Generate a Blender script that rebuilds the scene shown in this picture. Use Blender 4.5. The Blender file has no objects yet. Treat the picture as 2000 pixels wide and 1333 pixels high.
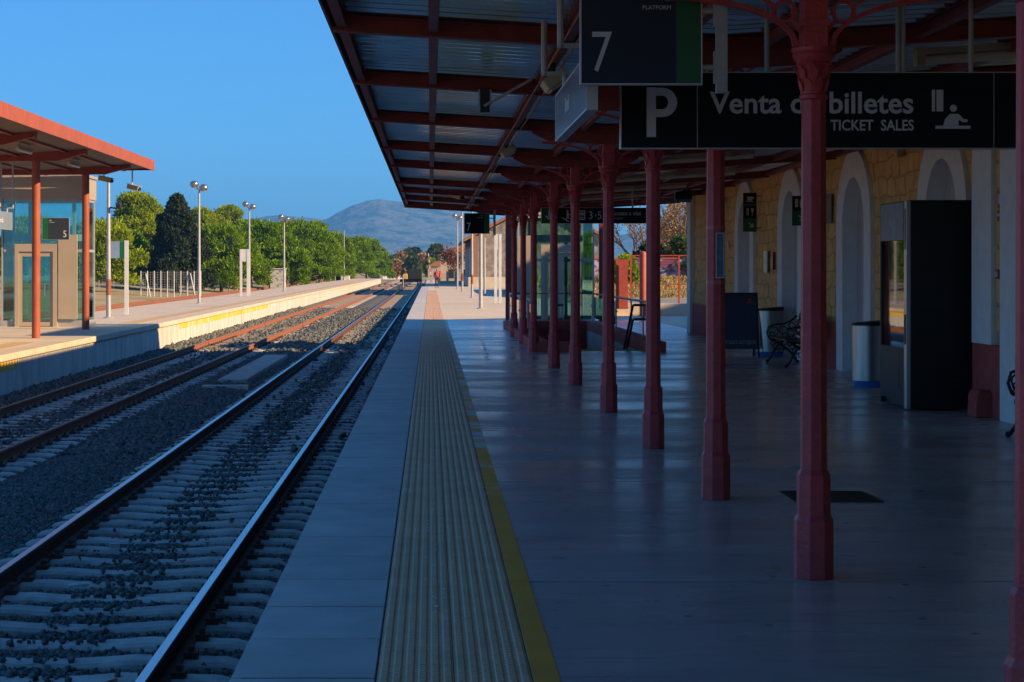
import bpy, bmesh, math, random
import numpy as np
from mathutils import Vector, Matrix

# ------------------------------------------------------------------ camera, sky, sun, exposure
S = bpy.context.scene
COL = S.collection
R = math.radians
EYE = 1.72            # eye height above the platform
FPX = 3600.0          # focal length in photograph pixels (photo 2000 wide)
VPX, VPY = 841.0, 525.0

cd = bpy.data.cameras.new('camera')
cd.sensor_width = 36.0
cd.lens = 36.0 * FPX / 2000.0
cd.shift_x = (1000.0 - VPX) / 2000.0
cd.shift_y = -(666.5 - VPY) / 2000.0
cd.clip_start = 0.1
cd.clip_end = 30000.0
cam = bpy.data.objects.new('camera', cd)
cam.location = (0, 0, EYE)
cam.rotation_euler = (R(90), 0, 0)
COL.objects.link(cam)
S.camera = cam

SUN_DIR = Vector((-2.03, 0.85, -1.0)).normalized()
SUN_EL = math.asin(-SUN_DIR.z)
SUN_AZ = math.atan2(-SUN_DIR.x, -SUN_DIR.y)      # clockwise from +Y

world = bpy.data.worlds.new('World')
S.world = world
world.use_nodes = True
wn = world.node_tree
wn.nodes.clear()
sky = wn.nodes.new('ShaderNodeTexSky')
sky.sky_type = 'NISHITA'
sky.sun_disc = False
sky.sun_elevation = SUN_EL
sky.sun_rotation = SUN_AZ
sky.altitude = 700
sky.air_density = 0.8
sky.dust_density = 0.0
sky.ozone_density = 2.2
wb = wn.nodes.new('ShaderNodeBackground')
wb.inputs['Strength'].default_value = 0.15
wo = wn.nodes.new('ShaderNodeOutputWorld')
gam = wn.nodes.new('ShaderNodeGamma')
gam.inputs['Gamma'].default_value = 0.5
wn.links.new(sky.outputs[0], gam.inputs['Color'])
tint = wn.nodes.new('ShaderNodeMix')          # clear polarised winter sky: one tint for the whole sky
tint.data_type = 'RGBA'
tint.blend_type = 'MULTIPLY'
tint.inputs['Factor'].default_value = 1.0
tint.inputs['B'].default_value = (0.235, 0.625, 1.05, 1.0)
hsv = wn.nodes.new('ShaderNodeHueSaturation')
hsv.inputs['Saturation'].default_value = 1.42
wn.links.new(gam.outputs[0], hsv.inputs['Color'])
wn.links.new(hsv.outputs[0], tint.inputs['A'])
wn.links.new(tint.outputs['Result'], wb.inputs['Color'])
wn.links.new(wb.outputs[0], wo.inputs['Surface'])

sl = bpy.data.lights.new('sun', 'SUN')
sl.energy = 3.65
sl.angle = R(0.53)
sl.color = (1.0, 0.73, 0.40)
so = bpy.data.objects.new('sun', sl)
so.rotation_euler = SUN_DIR.to_track_quat('-Z', 'Y').to_euler()
so.location = (40, -20, 40)
COL.objects.link(so)

S.view_settings.view_transform = 'Standard'
S.view_settings.look = 'None'
S.view_settings.exposure = 1.36
S.view_settings.gamma = 1.0
S.view_settings.use_curve_mapping = False
S.render.engine = 'CYCLES'
S.cycles.use_denoising = True
S.cycles.max_bounces = 8
S.cycles.diffuse_bounces = 4
S.cycles.glossy_bounces = 4
S.cycles.transmission_bounces = 6
S.cycles.transparent_max_bounces = 24
S.cycles.volume_bounces = 0
S.cycles.sample_clamp_indirect = 6.0

random.seed(7)
rng = np.random.default_rng(11)


def PX(px, Y):
    return (px - VPX) / FPX * Y


def PZ(py, Y):
    return EYE - (py - VPY) / FPX * Y


# ------------------------------------------------------------------ materials
MATS = {}


def mat(name, c1, c2=None, scale=4.0, rough=0.65, metal=0.0, bump=0.0, bscale=40.0, spec=0.4,
        coat=0.0, stretch=(1, 1, 1), vary=0.0, island=0.0, detail=6.0, contrast=(0.35, 0.65), rough2=None,
        transl=0.0, bdist=0.02):
    if name in MATS:
        return MATS[name]
    m = bpy.data.materials.new(name)
    m.use_nodes = True
    if transl:
        spec = 0.08
    nt = m.node_tree
    N, L = nt.nodes, nt.links
    b = N['Principled BSDF']
    b.inputs['Roughness'].default_value = rough
    b.inputs['Metallic'].default_value = metal
    b.inputs['Specular IOR Level'].default_value = spec
    b.inputs['Coat Weight'].default_value = coat
    b.inputs['Coat Roughness'].default_value = 0.15
    geo = N.new('ShaderNodeNewGeometry')
    mp = N.new('ShaderNodeMapping')
    mp.inputs['Scale'].default_value = stretch
    L.new(geo.outputs['Position'], mp.inputs['Vector'])
    if c2 is None:
        c2 = tuple(min(1, x * 0.78) for x in c1)
    nz = N.new('ShaderNodeTexNoise')
    nz.inputs['Scale'].default_value = scale
    nz.inputs['Detail'].default_value = detail
    nz.inputs['Roughness'].default_value = 0.62
    L.new(mp.outputs[0], nz.inputs['Vector'])
    mr = N.new('ShaderNodeMapRange')
    mr.inputs['From Min'].default_value = contrast[0]
    mr.inputs['From Max'].default_value = contrast[1]
    L.new(nz.outputs['Fac'], mr.inputs['Value'])
    mix = N.new('ShaderNodeMix')
    mix.data_type = 'RGBA'
    mix.inputs['A'].default_value = (*c1, 1)
    mix.inputs['B'].default_value = (*c2, 1)
    L.new(mr.outputs[0], mix.inputs['Factor'])
    out = mix.outputs['Result']
    if vary or island:
        hs = N.new('ShaderNodeHueSaturation')
        src = None
        if vary:
            src = N.new('ShaderNodeObjectInfo').outputs['Random']
            amt = vary
        else:
            src = geo.outputs['Random Per Island']
            amt = island
        m2 = N.new('ShaderNodeMapRange')
        m2.inputs['To Min'].default_value = 1 - amt
        m2.inputs['To Max'].default_value = 1 + amt
        L.new(src, m2.inputs['Value'])
        L.new(m2.outputs[0], hs.inputs['Value'])
        L.new(out, hs.inputs['Color'])
        out = hs.outputs[0]
    L.new(out, b.inputs['Base Color'])
    if rough2 is not None:
        m3 = N.new('ShaderNodeMapRange')
        m3.inputs['From Min'].default_value = 0.35
        m3.inputs['From Max'].default_value = 0.65
        m3.inputs['To Min'].default_value = rough
        m3.inputs['To Max'].default_value = rough2
        nz3 = N.new('ShaderNodeTexNoise')
        nz3.inputs['Scale'].default_value = scale * 0.7
        nz3.inputs['Detail'].default_value = 5
        L.new(mp.outputs[0], nz3.inputs['Vector'])
        L.new(nz3.outputs['Fac'], m3.inputs['Value'])
        L.new(m3.outputs[0], b.inputs['Roughness'])
    if bump:
        nb = N.new('ShaderNodeTexNoise')
        nb.inputs['Scale'].default_value = bscale
        nb.inputs['Detail'].default_value = 4
        L.new(mp.outputs[0], nb.inputs['Vector'])
        bp = N.new('ShaderNodeBump')
        bp.inputs['Strength'].default_value = bump
        bp.inputs['Distance'].default_value = bdist
        L.new(nb.outputs['Fac'], bp.inputs['Height'])
        L.new(bp.outputs[0], b.inputs['Normal'])
    if transl:
        tr = N.new('ShaderNodeBsdfTranslucent')
        L.new(out, tr.inputs['Color'])
        ms = N.new('ShaderNodeMixShader')
        ms.inputs[0].default_value = transl
        L.new(b.outputs[0], ms.inputs[1])
        L.new(tr.outputs[0], ms.inputs[2])
        L.new(ms.outputs[0], N['Material Output'].inputs['Surface'])
    MATS[name] = m
    return m


def glass_mat(name, tint, gloss=0.12, rough=0.02):
    m = bpy.data.materials.new(name)
    m.use_nodes = True
    N, L = m.node_tree.nodes, m.node_tree.links
    N.remove(N['Principled BSDF'])
    t = N.new('ShaderNodeBsdfTransparent')
    t.inputs[0].default_value = (*tint, 1)
    g = N.new('ShaderNodeBsdfGlossy')
    g.inputs['Roughness'].default_value = rough
    g.inputs['Color'].default_value = (0.9, 0.95, 1, 1)
    fr = N.new('ShaderNodeFresnel')
    fr.inputs['IOR'].default_value = 1.5
    ad = N.new('ShaderNodeMath')
    ad.operation = 'ADD'
    ad.inputs[1].default_value = gloss
    L.new(fr.outputs[0], ad.inputs[0])
    ms = N.new('ShaderNodeMixShader')
    L.new(ad.outputs[0], ms.inputs[0])
    L.new(t.outputs[0], ms.inputs[1])
    L.new(g.outputs[0], ms.inputs[2])
    L.new(ms.outputs[0], N['Material Output'].inputs['Surface'])
    MATS[name] = m
    return m


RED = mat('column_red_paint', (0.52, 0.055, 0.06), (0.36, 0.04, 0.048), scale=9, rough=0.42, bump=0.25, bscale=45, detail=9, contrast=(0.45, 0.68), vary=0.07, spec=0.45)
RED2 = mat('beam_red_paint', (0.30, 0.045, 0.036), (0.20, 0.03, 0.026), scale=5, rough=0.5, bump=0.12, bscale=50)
RUSTRED = mat('purlin_orange_red', (0.30, 0.085, 0.045), (0.22, 0.06, 0.035), scale=6, rough=0.55, bump=0.1)
ORANGE = mat('sunlit_orange_paint', (0.38, 0.085, 0.032), (0.26, 0.065, 0.035), scale=3, rough=0.6, stretch=(1, 2.5, 0.6), detail=9)
ZINC = mat('corrugated_zinc', (0.98, 0.92, 0.86), (0.80, 0.74, 0.68), scale=2.2, rough=0.10, metal=0.92, rough2=0.24, vary=0.10, stretch=(0.4, 1.5, 1))
FLOORM = mat('polished_floor', (0.52, 0.46, 0.44), (0.39, 0.34, 0.325), scale=0.9, rough=0.17, rough2=0.36, spec=0.6, detail=10, stretch=(0.6, 1.2, 1), contrast=(0.36, 0.66))


def floor_wear(m):
    """scuffs, stains and gum spots on the polished concrete"""
    nt = m.node_tree
    N, L = nt.nodes, nt.links
    b = N['Principled BSDF']
    geo = N.new('ShaderNodeNewGeometry')
    src = b.inputs['Base Color'].links[0].from_socket
    mp = N.new('ShaderNodeMapping'); mp.inputs['Scale'].default_value = (0.8, 7.0, 1)
    L.new(geo.outputs['Position'], mp.inputs['Vector'])
    n1 = N.new('ShaderNodeTexNoise'); n1.inputs['Scale'].default_value = 2.2; n1.inputs['Detail'].default_value = 9
    L.new(mp.outputs[0], n1.inputs['Vector'])
    r1 = N.new('ShaderNodeMapRange'); r1.inputs['From Min'].default_value = 0.56; r1.inputs['From Max'].default_value = 0.72
    r1.inputs['To Max'].default_value = 0.55
    L.new(n1.outputs['Fac'], r1.inputs['Value'])
    m1 = N.new('ShaderNodeMix'); m1.data_type = 'RGBA'; m1.inputs['B'].default_value = (0.13, 0.115, 0.11, 1)
    L.new(r1.outputs[0], m1.inputs['Factor']); L.new(src, m1.inputs['A'])
    v = N.new('ShaderNodeTexVoronoi'); v.inputs['Scale'].default_value = 2.6; v.inputs['Randomness'].default_value = 1.0
    L.new(geo.outputs['Position'], v.inputs['Vector'])
    r2 = N.new('ShaderNodeMapRange'); r2.inputs['From Min'].default_value = 0.05; r2.inputs['From Max'].default_value = 0.075
    r2.inputs['To Min'].default_value = 0.75; r2.inputs['To Max'].default_value = 0.0
    L.new(v.outputs['Distance'], r2.inputs['Value'])
    m2 = N.new('ShaderNodeMix'); m2.data_type = 'RGBA'; m2.inputs['B'].default_value = (0.10, 0.09, 0.085, 1)
    L.new(r2.outputs[0], m2.inputs['Factor']); L.new(m1.outputs['Result'], m2.inputs['A'])
    L.new(m2.outputs['Result'], b.inputs['Base Color'])
    n3 = N.new('ShaderNodeTexNoise'); n3.inputs['Scale'].default_value = 3.0; n3.inputs['Detail'].default_value = 3
    mp3 = N.new('ShaderNodeMapping'); mp3.inputs['Scale'].default_value = (0.35, 1.6, 1)
    L.new(geo.outputs['Position'], mp3.inputs['Vector']); L.new(mp3.outputs[0], n3.inputs['Vector'])
    bp = N.new('ShaderNodeBump'); bp.inputs['Strength'].default_value = 0.22; bp.inputs['Distance'].default_value = 0.02
    L.new(n3.outputs['Fac'], bp.inputs['Height']); L.new(bp.outputs[0], b.inputs['Normal'])


floor_wear(FLOORM)
CONC = mat('platform_concrete', (0.64, 0.51, 0.37), (0.54, 0.43, 0.31), scale=1.6, rough=0.8, bump=0.2, bscale=50, vary=0.05, detail=9)
EDGEM = mat('edge_slab_concrete', (0.56, 0.51, 0.46), (0.46, 0.42, 0.375), scale=2.4, rough=0.72, bump=0.25, bscale=120, vary=0.07, detail=9)
ISLTOP = mat('island_concrete', (0.62, 0.50, 0.37), (0.50, 0.40, 0.29), scale=0.9, rough=0.85, bump=0.2, detail=9)
ISLFACE = mat('island_face_whitewash', (0.56, 0.53, 0.49), (0.33, 0.29, 0.25), scale=1.6, rough=0.85, stretch=(1, 1.6, 0.35), detail=9, contrast=(0.42, 0.78))
SLEEPER = mat('sleeper_concrete', (0.52, 0.465, 0.41), (0.34, 0.30, 0.265), scale=4.5, rough=0.85, bump=0.3, bscale=60, vary=0.14, detail=8)
RAILSIDE = mat('rail_rusty_side', (0.13, 0.055, 0.035), (0.085, 0.038, 0.028), scale=9, rough=0.8, bump=0.2)
RAILTOP = mat('rail_polished_top', (0.62, 0.63, 0.66), (0.5, 0.5, 0.52), scale=3, rough=0.33, metal=1.0, stretch=(4, 0.15, 1))
RAILRUST = mat('rail_rusted_top', (0.30, 0.15, 0.09), (0.22, 0.11, 0.07), scale=8, rough=0.6, stretch=(4, 0.2, 1))
RAILRS = mat('rail_rusted_side', (0.30, 0.105, 0.05), (0.20, 0.07, 0.04), scale=8, rough=0.85, bump=0.2)
STONE = mat('ballast_stone', (0.15, 0.152, 0.135), (0.075, 0.078, 0.07), scale=30, rough=0.85, island=0.5)
BED = mat('ballast_bed', (0.15, 0.135, 0.11), (0.085, 0.08, 0.07), scale=16, rough=0.95, bump=0.9, bscale=26, detail=8)
TANBED = mat('sandy_bed', (0.44, 0.31, 0.19), (0.27, 0.20, 0.13), scale=6, rough=0.95, bump=0.6, bscale=30, detail=8)
SOIL = mat('dry_ground', (0.44, 0.31, 0.16), (0.24, 0.21, 0.08), scale=0.22, rough=0.95, bump=0.4, bscale=3, detail=10)
OCHRE = mat('ochre_stone', (0.84, 0.50, 0.18), (0.64, 0.37, 0.13), scale=4, rough=0.8, bump=0.35, bscale=30, vary=0.08, detail=9)
MORTAR = mat('ochre_mortar', (0.56, 0.35, 0.14), (0.46, 0.28, 0.11), scale=8, rough=0.9, bump=0.3)
WHITEW = mat('white_plaster', (0.82, 0.81, 0.80), (0.74, 0.73, 0.71), scale=5, rough=0.85, bump=0.35, bscale=70)
MAUVE = mat('mauve_plaster', (0.50, 0.44, 0.45), (0.43, 0.38, 0.385), scale=2.5, rough=0.9, bump=0.3, bscale=60)
PLINTH = mat('red_plinth', (0.50, 0.085, 0.065), (0.36, 0.06, 0.05), scale=5, rough=0.75, bump=0.35, bscale=40)
DARKSIGN = mat('sign_dark_face', (0.012, 0.013, 0.016), (0.010, 0.011, 0.014), scale=3, rough=0.6, spec=0.15)
GREYSIGN = mat('sign_grey_face', (0.034, 0.042, 0.062), (0.030, 0.037, 0.055), scale=3, rough=0.6, spec=0.15)
GREENSIGN = mat('sign_green', (0.012, 0.12, 0.045), (0.010, 0.10, 0.04), scale=3, rough=0.4)
LETTER = mat('sign_letter_white', (0.62, 0.63, 0.66), (0.58, 0.59, 0.62), scale=3, rough=0.4)
ALU = mat('brushed_aluminium', (0.52, 0.53, 0.55), (0.44, 0.45, 0.47), scale=5, rough=0.42, metal=0.6)
BLUESIGN = mat('station_name_panel', (0.30, 0.36, 0.42), (0.27, 0.33, 0.39), scale=2, rough=0.18, metal=0.3, spec=0.6)
STEEL = mat('stainless_steel', (0.44, 0.42, 0.40), (0.36, 0.34, 0.32), scale=4, rough=0.30, metal=0.9, stretch=(6, 6, 0.3))
BLACK = mat('black_paint', (0.008, 0.008, 0.009), (0.006, 0.006, 0.007), scale=5, rough=0.55)
IRON = mat('cast_iron_black', (0.02, 0.02, 0.022), (0.014, 0.014, 0.015), scale=9, rough=0.45)
BLUEP = mat('blue_plastic', (0.02, 0.13, 0.42), (0.018, 0.11, 0.36), scale=4, rough=0.45)
BEIGE = mat('beige_panel', (0.44, 0.35, 0.27), (0.40, 0.32, 0.245), scale=1.5, rough=0.5, metal=0.15)
GALV = mat('galvanised_pole', (0.42, 0.41, 0.40), (0.35, 0.34, 0.33), scale=6, rough=0.5, metal=0.3)
WHITEP = mat('white_paint', (0.62, 0.61, 0.59), (0.54, 0.53, 0.51), scale=4, rough=0.5)
CREAM = mat('cream_fixture', (0.46, 0.38, 0.24), (0.38, 0.30, 0.18), scale=4, rough=0.5)
TUBEM = mat('fluorescent_tube', (0.62, 0.57, 0.48), (0.55, 0.50, 0.42), scale=6, rough=0.35)
YELLOW = mat('yellow_paint', (0.70, 0.44, 0.03), (0.45, 0.30, 0.08), scale=5, rough=0.7)
GLASS = glass_mat('teal_glass', (0.72, 0.90, 0.88), 0.04)
CLEARG = glass_mat('clear_glass', (0.80, 0.90, 0.88), 0.0)
PIPE = mat('white_pipe', (0.46, 0.45, 0.43), (0.36, 0.35, 0.33), scale=8, rough=0.5)


# ------------------------------------------------------------------ mesh builder
class MB:
    def __init__(s):
        s.v = []
        s.f = []

    def add(s, vs, fs):
        o = len(s.v)
        s.v.extend([tuple(p) for p in vs])
        s.f.extend([tuple(i + o for i in f) for f in fs])
        return s

    BF = [(0, 3, 2, 1), (4, 5, 6, 7), (0, 1, 5, 4), (1, 2, 6, 5), (2, 3, 7, 6), (3, 0, 4, 7)]

    def box(s, x0, x1, y0, y1, z0, z1):
        return s.add([(x0, y0, z0), (x1, y0, z0), (x1, y1, z0), (x0, y1, z0),
                      (x0, y0, z1), (x1, y0, z1), (x1, y1, z1), (x0, y1, z1)], MB.BF)

    def sbox(s, xa, xb, y0, y1, za0, za1, zb0, zb1):
        """box along X whose ends have their own bottom and top heights"""
        return s.add([(xa, y0, za0), (xb, y0, zb0), (xb, y1, zb0), (xa, y1, za0),
                      (xa, y0, za1), (xb, y0, zb1), (xb, y1, zb1), (xa, y1, za1)], MB.BF)

    def obox(s, c, sx, sy, sz, rx=0, ry=0, rz=0):
        M = Matrix.Rotation(rz, 3, 'Z') @ Matrix.Rotation(ry, 3, 'Y') @ Matrix.Rotation(rx, 3, 'X')
        vs = []
        for z in (-1, 1):
            for x, y in ((-1, -1), (1, -1), (1, 1), (-1, 1)):
                vs.append(Vector(c) + M @ Vector((x * sx / 2, y * sy / 2, z * sz / 2)))
        return s.add(vs, MB.BF)

    def bar(s, a, b, w, h=None):
        """rectangular bar between two points"""
        a, b = Vector(a), Vector(b)
        h = h or w
        d = (b - a).normalized()
        up = Vector((0, 0, 1)) if abs(d.z) < 0.95 else Vector((0, 1, 0))
        u = d.cross(up).normalized() * w / 2
        v = u.cross(d).normalized() * h / 2
        vs = [a - u - v, a + u - v, a + u + v, a - u + v, b - u - v, b + u - v, b + u + v, b - u + v]
        return s.add(vs, MB.BF)

    def prism(s, pts, axis, a, b):
        n = len(pts)
        def p3(p, t):
            return {'x': (t, p[0], p[1]), 'y': (p[0], t, p[1]), 'z': (p[0], p[1], t)}[axis]
        vs = [p3(p, a) for p in pts] + [p3(p, b) for p in pts]
        fs = [tuple(range(n)), tuple(range(2 * n - 1, n - 1, -1))]
        fs += [(i, (i + 1) % n, n + (i + 1) % n, n + i) for i in range(n)]
        return s.add(vs, fs)

    def tube(s, path, r, n=8):
        path = [Vector(p) for p in path]
        k = len(path)
        rr = [r] * k if not isinstance(r, (list, tuple)) else list(r)
        vs, fs = [], []
        pu = None
        for i, p in enumerate(path):
            d = (path[min(i + 1, k - 1)] - path[max(i - 1, 0)])
            d = d.normalized() if d.length > 1e-9 else Vector((0, 0, 1))
            if pu is None:
                u = d.cross(Vector((0.0, 0.0, 1.0)) if abs(d.z) < 0.9 else Vector((1.0, 0.0, 0.0))).normalized()
            else:
                u = (pu - d * pu.dot(d)).normalized()
            pu = u
            w = d.cross(u)
            for j in range(n):
                a = 2 * math.pi * j / n
                vs.append(p + (u * math.cos(a) + w * math.sin(a)) * rr[i])
        for i in range(k - 1):
            for j in range(n):
                a, b = i * n + j, i * n + (j + 1) % n
                fs.append((a, b, b + n, a + n))
        fs.append(tuple(range(n - 1, -1, -1)))
        fs.append(tuple(range((k - 1) * n, k * n)))
        return s.add(vs, fs)

    def lathe(s, prof, n=16, c=(0, 0, 0), off=0.0, sx=1.0, sy=1.0):
        vs, fs = [], []
        for r, z in prof:
            for j in range(n):
                a = 2 * math.pi * j / n + off
                vs.append((c[0] + r * math.cos(a) * sx, c[1] + r * math.sin(a) * sy, c[2] + z))
        k = len(prof)
        for i in range(k - 1):
            for j in range(n):
                a, b = i * n + j, i * n + (j + 1) % n
                fs.append((a, b, b + n, a + n))
        fs.append(tuple(range(n - 1, -1, -1)))
        fs.append(tuple(range((k - 1) * n, k * n)))
        return s.add(vs, fs)

    def ball(s, c, r, n=10, sz=1.0):
        prof = [(max(1e-4, r * math.sin(math.pi * i / n)), -r * sz * math.cos(math.pi * i / n)) for i in range(n + 1)]
        return s.lathe(prof, n=2 * n, c=c)

    def build(s, name, m, parent=None, smooth=False, bevel=0.0, world=False, recalc=True):
        vs = s.v
        if world and parent is not None:
            o = wloc(parent)
            vs = [(p[0] - o[0], p[1] - o[1], p[2] - o[2]) for p in vs]
        me = bpy.data.meshes.new(name)
        me.from_pydata([tuple(p) for p in vs], [], s.f)
        if recalc and len(s.f) < 30000:
            bm = bmesh.new()
            bm.from_mesh(me)
            bmesh.ops.recalc_face_normals(bm, faces=bm.faces)
            bm.to_mesh(me)
            bm.free()
        me.materials.append(m)
        if smooth:
            me.polygons.foreach_set('use_smooth', [True] * len(me.polygons))
            me.set_sharp_from_angle(angle=R(40))
        o = bpy.data.objects.new(name, me)
        COL.objects.link(o)
        if parent is not None:
            o.parent = parent
        if bevel:
            bv = o.modifiers.new('bevel', 'BEVEL')
            bv.width = bevel
            bv.segments = 2
            bv.limit_method = 'ANGLE'
        return o


def wloc(o):
    v = Vector((0, 0, 0))
    while o is not None:
        v = v + o.location
        o = o.parent
    return v


def tag(o, label=None, cat=None, group=None, kind=None):
    if label: o['label'] = label
    if cat: o['category'] = cat
    if group: o['group'] = group
    if kind: o['kind'] = kind
    return o


def thing(name, label, cat, loc=(0, 0, 0), rz=0.0, group=None):
    o = bpy.data.objects.new(name, None)
    o.empty_display_size = 0.2
    COL.objects.link(o)
    o.location = loc
    o.rotation_euler = (0, 0, rz)
    return tag(o, label, cat, group)


def struct(name, loc=(0, 0, 0)):
    o = bpy.data.objects.new(name, None)
    COL.objects.link(o)
    o.location = loc
    o['kind'] = 'structure'
    return o


KIDS = {}


def copy_tree(o, parent=None, label=None, loc=None, rz=None, scale=None):
    c = o.copy()
    COL.objects.link(c)
    if parent is not None:
        c.parent = parent
    if label: c['label'] = label
    if loc is not None: c.location = loc
    if rz is not None: c.rotation_euler = (0, 0, rz)
    if scale is not None: c.scale = scale
    for ch in o.children:
        if ch != c:
            copy_tree(ch, c)
    return c


def link_copy(o, parent, loc, label=None):
    c = o.copy()
    COL.objects.link(c)
    c.parent = parent
    c.location = loc
    return c


def text(body, size, m, parent, loc, align='LEFT', rz=0.0, bold=0.0, name='lettering', sx=1.0, face='-y'):
    cu = bpy.data.curves.new(name, 'FONT')
    cu.body = body
    cu.size = size
    cu.align_x = align
    cu.extrude = 0.001
    cu.offset = bold
    cu.resolution_u = 3
    cu.materials.append(m)
    tmp = bpy.data.objects.new(name, cu)
    COL.objects.link(tmp)
    dg = bpy.context.evaluated_depsgraph_get()
    me = bpy.data.meshes.new_from_object(tmp.evaluated_get(dg))
    bpy.data.objects.remove(tmp)
    bpy.data.curves.remove(cu)
    me.name = name
    if not me.materials:
        me.materials.append(m)
    o = bpy.data.objects.new(name, me)
    COL.objects.link(o)
    o.parent = parent
    o.location = loc
    o.rotation_euler = (R(90), 0, {'-y': 0.0, '-x': R(-90), '+x': R(90)}[face] + rz)
    o.scale = (sx, 1, 1)
    return o


def numpy_mesh(name, V, F, m, parent=None, smooth=False):
    """V (n,3), F (k,4) -> one mesh object"""
    me = bpy.data.meshes.new(name)
    V = np.asarray(V, np.float32)
    F = np.asarray(F, np.int32)
    k = F.shape[1]
    me.vertices.add(len(V))
    me.vertices.foreach_set('co', V.ravel())
    me.loops.add(F.size)
    me.loops.foreach_set('vertex_index', F.ravel())
    me.polygons.add(len(F))
    me.polygons.foreach_set('loop_start', np.arange(0, F.size, k, dtype=np.int32))
    me.polygons.foreach_set('loop_total', np.full(len(F), k, np.int32))
    if smooth:
        me.polygons.foreach_set('use_smooth', np.ones(len(F), bool))
    me.update(calc_edges=True)
    me.materials.append(m)
    o = bpy.data.objects.new(name, me)
    COL.objects.link(o)
    if parent is not None:
        o.parent = parent
    return o


def grid_mesh(name, xs, ys, zf, m, parent=None, smooth=True):
    xs, ys = np.asarray(xs), np.asarray(ys)
    X, Y = np.meshgrid(xs, ys)
    Z = zf(X, Y)
    V = np.stack([X.ravel(), Y.ravel(), Z.ravel()], 1)
    nx, ny = len(xs), len(ys)
    i, j = np.meshgrid(np.arange(nx - 1), np.arange(ny - 1))
    a = (j * nx + i).ravel()
    F = np.stack([a, a + 1, a + 1 + nx, a + nx], 1)
    return numpy_mesh(name, V, F, m, parent, smooth)

# ------------------------------------------------------------------ ground and platform
def smooth_noise(X, Y, s, seed):
    r = np.random.default_rng(seed)
    out = 0
    for k in range(5):
        ax, ay, ph = r.uniform(-1, 1), r.uniform(-1, 1), r.uniform(0, 6.28)
        out = out + np.sin((ax * X + ay * Y) / s * (1.6 ** k) + ph) / (1.35 ** k)
    return out / 3.0


gx = np.concatenate([np.linspace(-9000, -200, 16), np.linspace(-160, 160, 33), np.linspace(200, 9000, 16)])
gy = np.concatenate([np.linspace(-300, 400, 71), np.linspace(460, 16000, 24)])
g = grid_mesh('ground', gx, gy, lambda X, Y: -1.12 + 0 * X, SOIL)
g['kind'] = 'structure'

def yard_z(X, Y):
    return np.clip((-21.5 - X) / 14.0, 0, 1) * (0.55 + 0.55 * np.clip((Y - 130) / 90, 0, 1)) - 1.1 + 0.05 * smooth_noise(X, Y, 9, 31)


yt_ = grid_mesh('yard_terrain', np.concatenate([np.linspace(-21.4, -40, 24), np.linspace(-46, -400, 50)])[::-1], np.linspace(90, 900, 120),
                yard_z, SOIL)
yt_['kind'] = 'structure'
plat = struct('platform')
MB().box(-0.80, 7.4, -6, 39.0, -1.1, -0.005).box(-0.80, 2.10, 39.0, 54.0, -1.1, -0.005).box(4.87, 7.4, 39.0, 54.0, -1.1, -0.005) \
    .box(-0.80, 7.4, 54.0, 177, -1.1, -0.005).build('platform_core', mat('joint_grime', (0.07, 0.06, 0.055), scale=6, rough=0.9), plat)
# edge slabs, each 0.82 m long
proto = None
y = 5.29
k = 0
while y < 104:
    if proto is None:
        proto = MB().box(-0.84, -0.234, 0.012, 0.808, -0.14, 0.0).build('edge_slab', EDGEM, plat, bevel=0.004)
        proto.location = (0, y, 0)
    else:
        link_copy(proto, plat, (0, y, random.uniform(-0.0015, 0.0015)))
    y += 0.82
MB().box(-0.84, -0.232, y, 177, -0.14, 0.0).build('edge_slab', EDGEM, plat)
MB().box(-0.84, -0.232, -6, 5.287, -0.14, 0.0).build('edge_slab', EDGEM, plat)

# tactile paving: two columns of ribbed tiles
TACT = mat('tactile_tile', (0.88, 0.51, 0.28), (0.74, 0.42, 0.23), scale=3, rough=0.6, vary=0.05, detail=8, stretch=(1, 1, 1), bump=0.0)
nt = TACT.node_tree
wv = nt.nodes.new('ShaderNodeTexWave')
wv.bands_direction = 'Y'
wv.inputs['Scale'].default_value = 9.0
wv.inputs['Distortion'].default_value = 0.0
gq = nt.nodes.new('ShaderNodeNewGeometry')
nt.links.new(gq.outputs['Position'], wv.inputs['Vector'])
bq = nt.nodes.new('ShaderNodeBump')
bq.inputs['Strength'].default_value = 1.0
bq.inputs['Distance'].default_value = 0.012
nt.links.new(wv.outputs['Fac'], bq.inputs['Height'])
nt.links.new(bq.outputs[0], nt.nodes['Principled BSDF'].inputs['Normal'])


def tile_profile(x0, x1, n):
    p = (x1 - x0) / n
    pts = [(x0, -0.03)]
    for i in range(n):
        a = x0 + i * p
        pts += [(a + 0.0005, 0.000), (a + p * 0.18, 0.000), (a + p * 0.34, 0.005), (a + p * 0.80, 0.005), (a + p * 0.94, 0.000)]
    pts += [(x1, 0.000), (x1, -0.03)]
    return pts


ta = [(-0.226, 0.0975), (0.1005, 0.424)]
tp = []
for x0, x1 in ta:
    tp.append(MB().prism(tile_profile(x0, x1, 6), 'y', 0.0015, 0.3985).build('tactile_tile', TACT, plat))
y = 5.2
first = True
while y < 63.5:
    for i in (0, 1):
        if first:
            tp[i].location = (0, y, 0)
        else:
            link_copy(tp[i], plat, (0, y, 0))
    first = False
    y += 0.4
yt = y
rest = MB()
for x0, x1 in ta:
    rest.prism(tile_profile(x0, x1, 6), 'y', yt, 144)
tag(rest.build('tactile_tile', TACT, plat), kind='stuff')
MB().box(-0.226, 0.424, -6, 5.195, -0.03, 0.003).build('tactile_tile', TACT, plat)
MB().box(-0.226, 0.424, 144.02, 177, -0.03, 0.0).build('floor_slab', CONC, plat)

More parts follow.
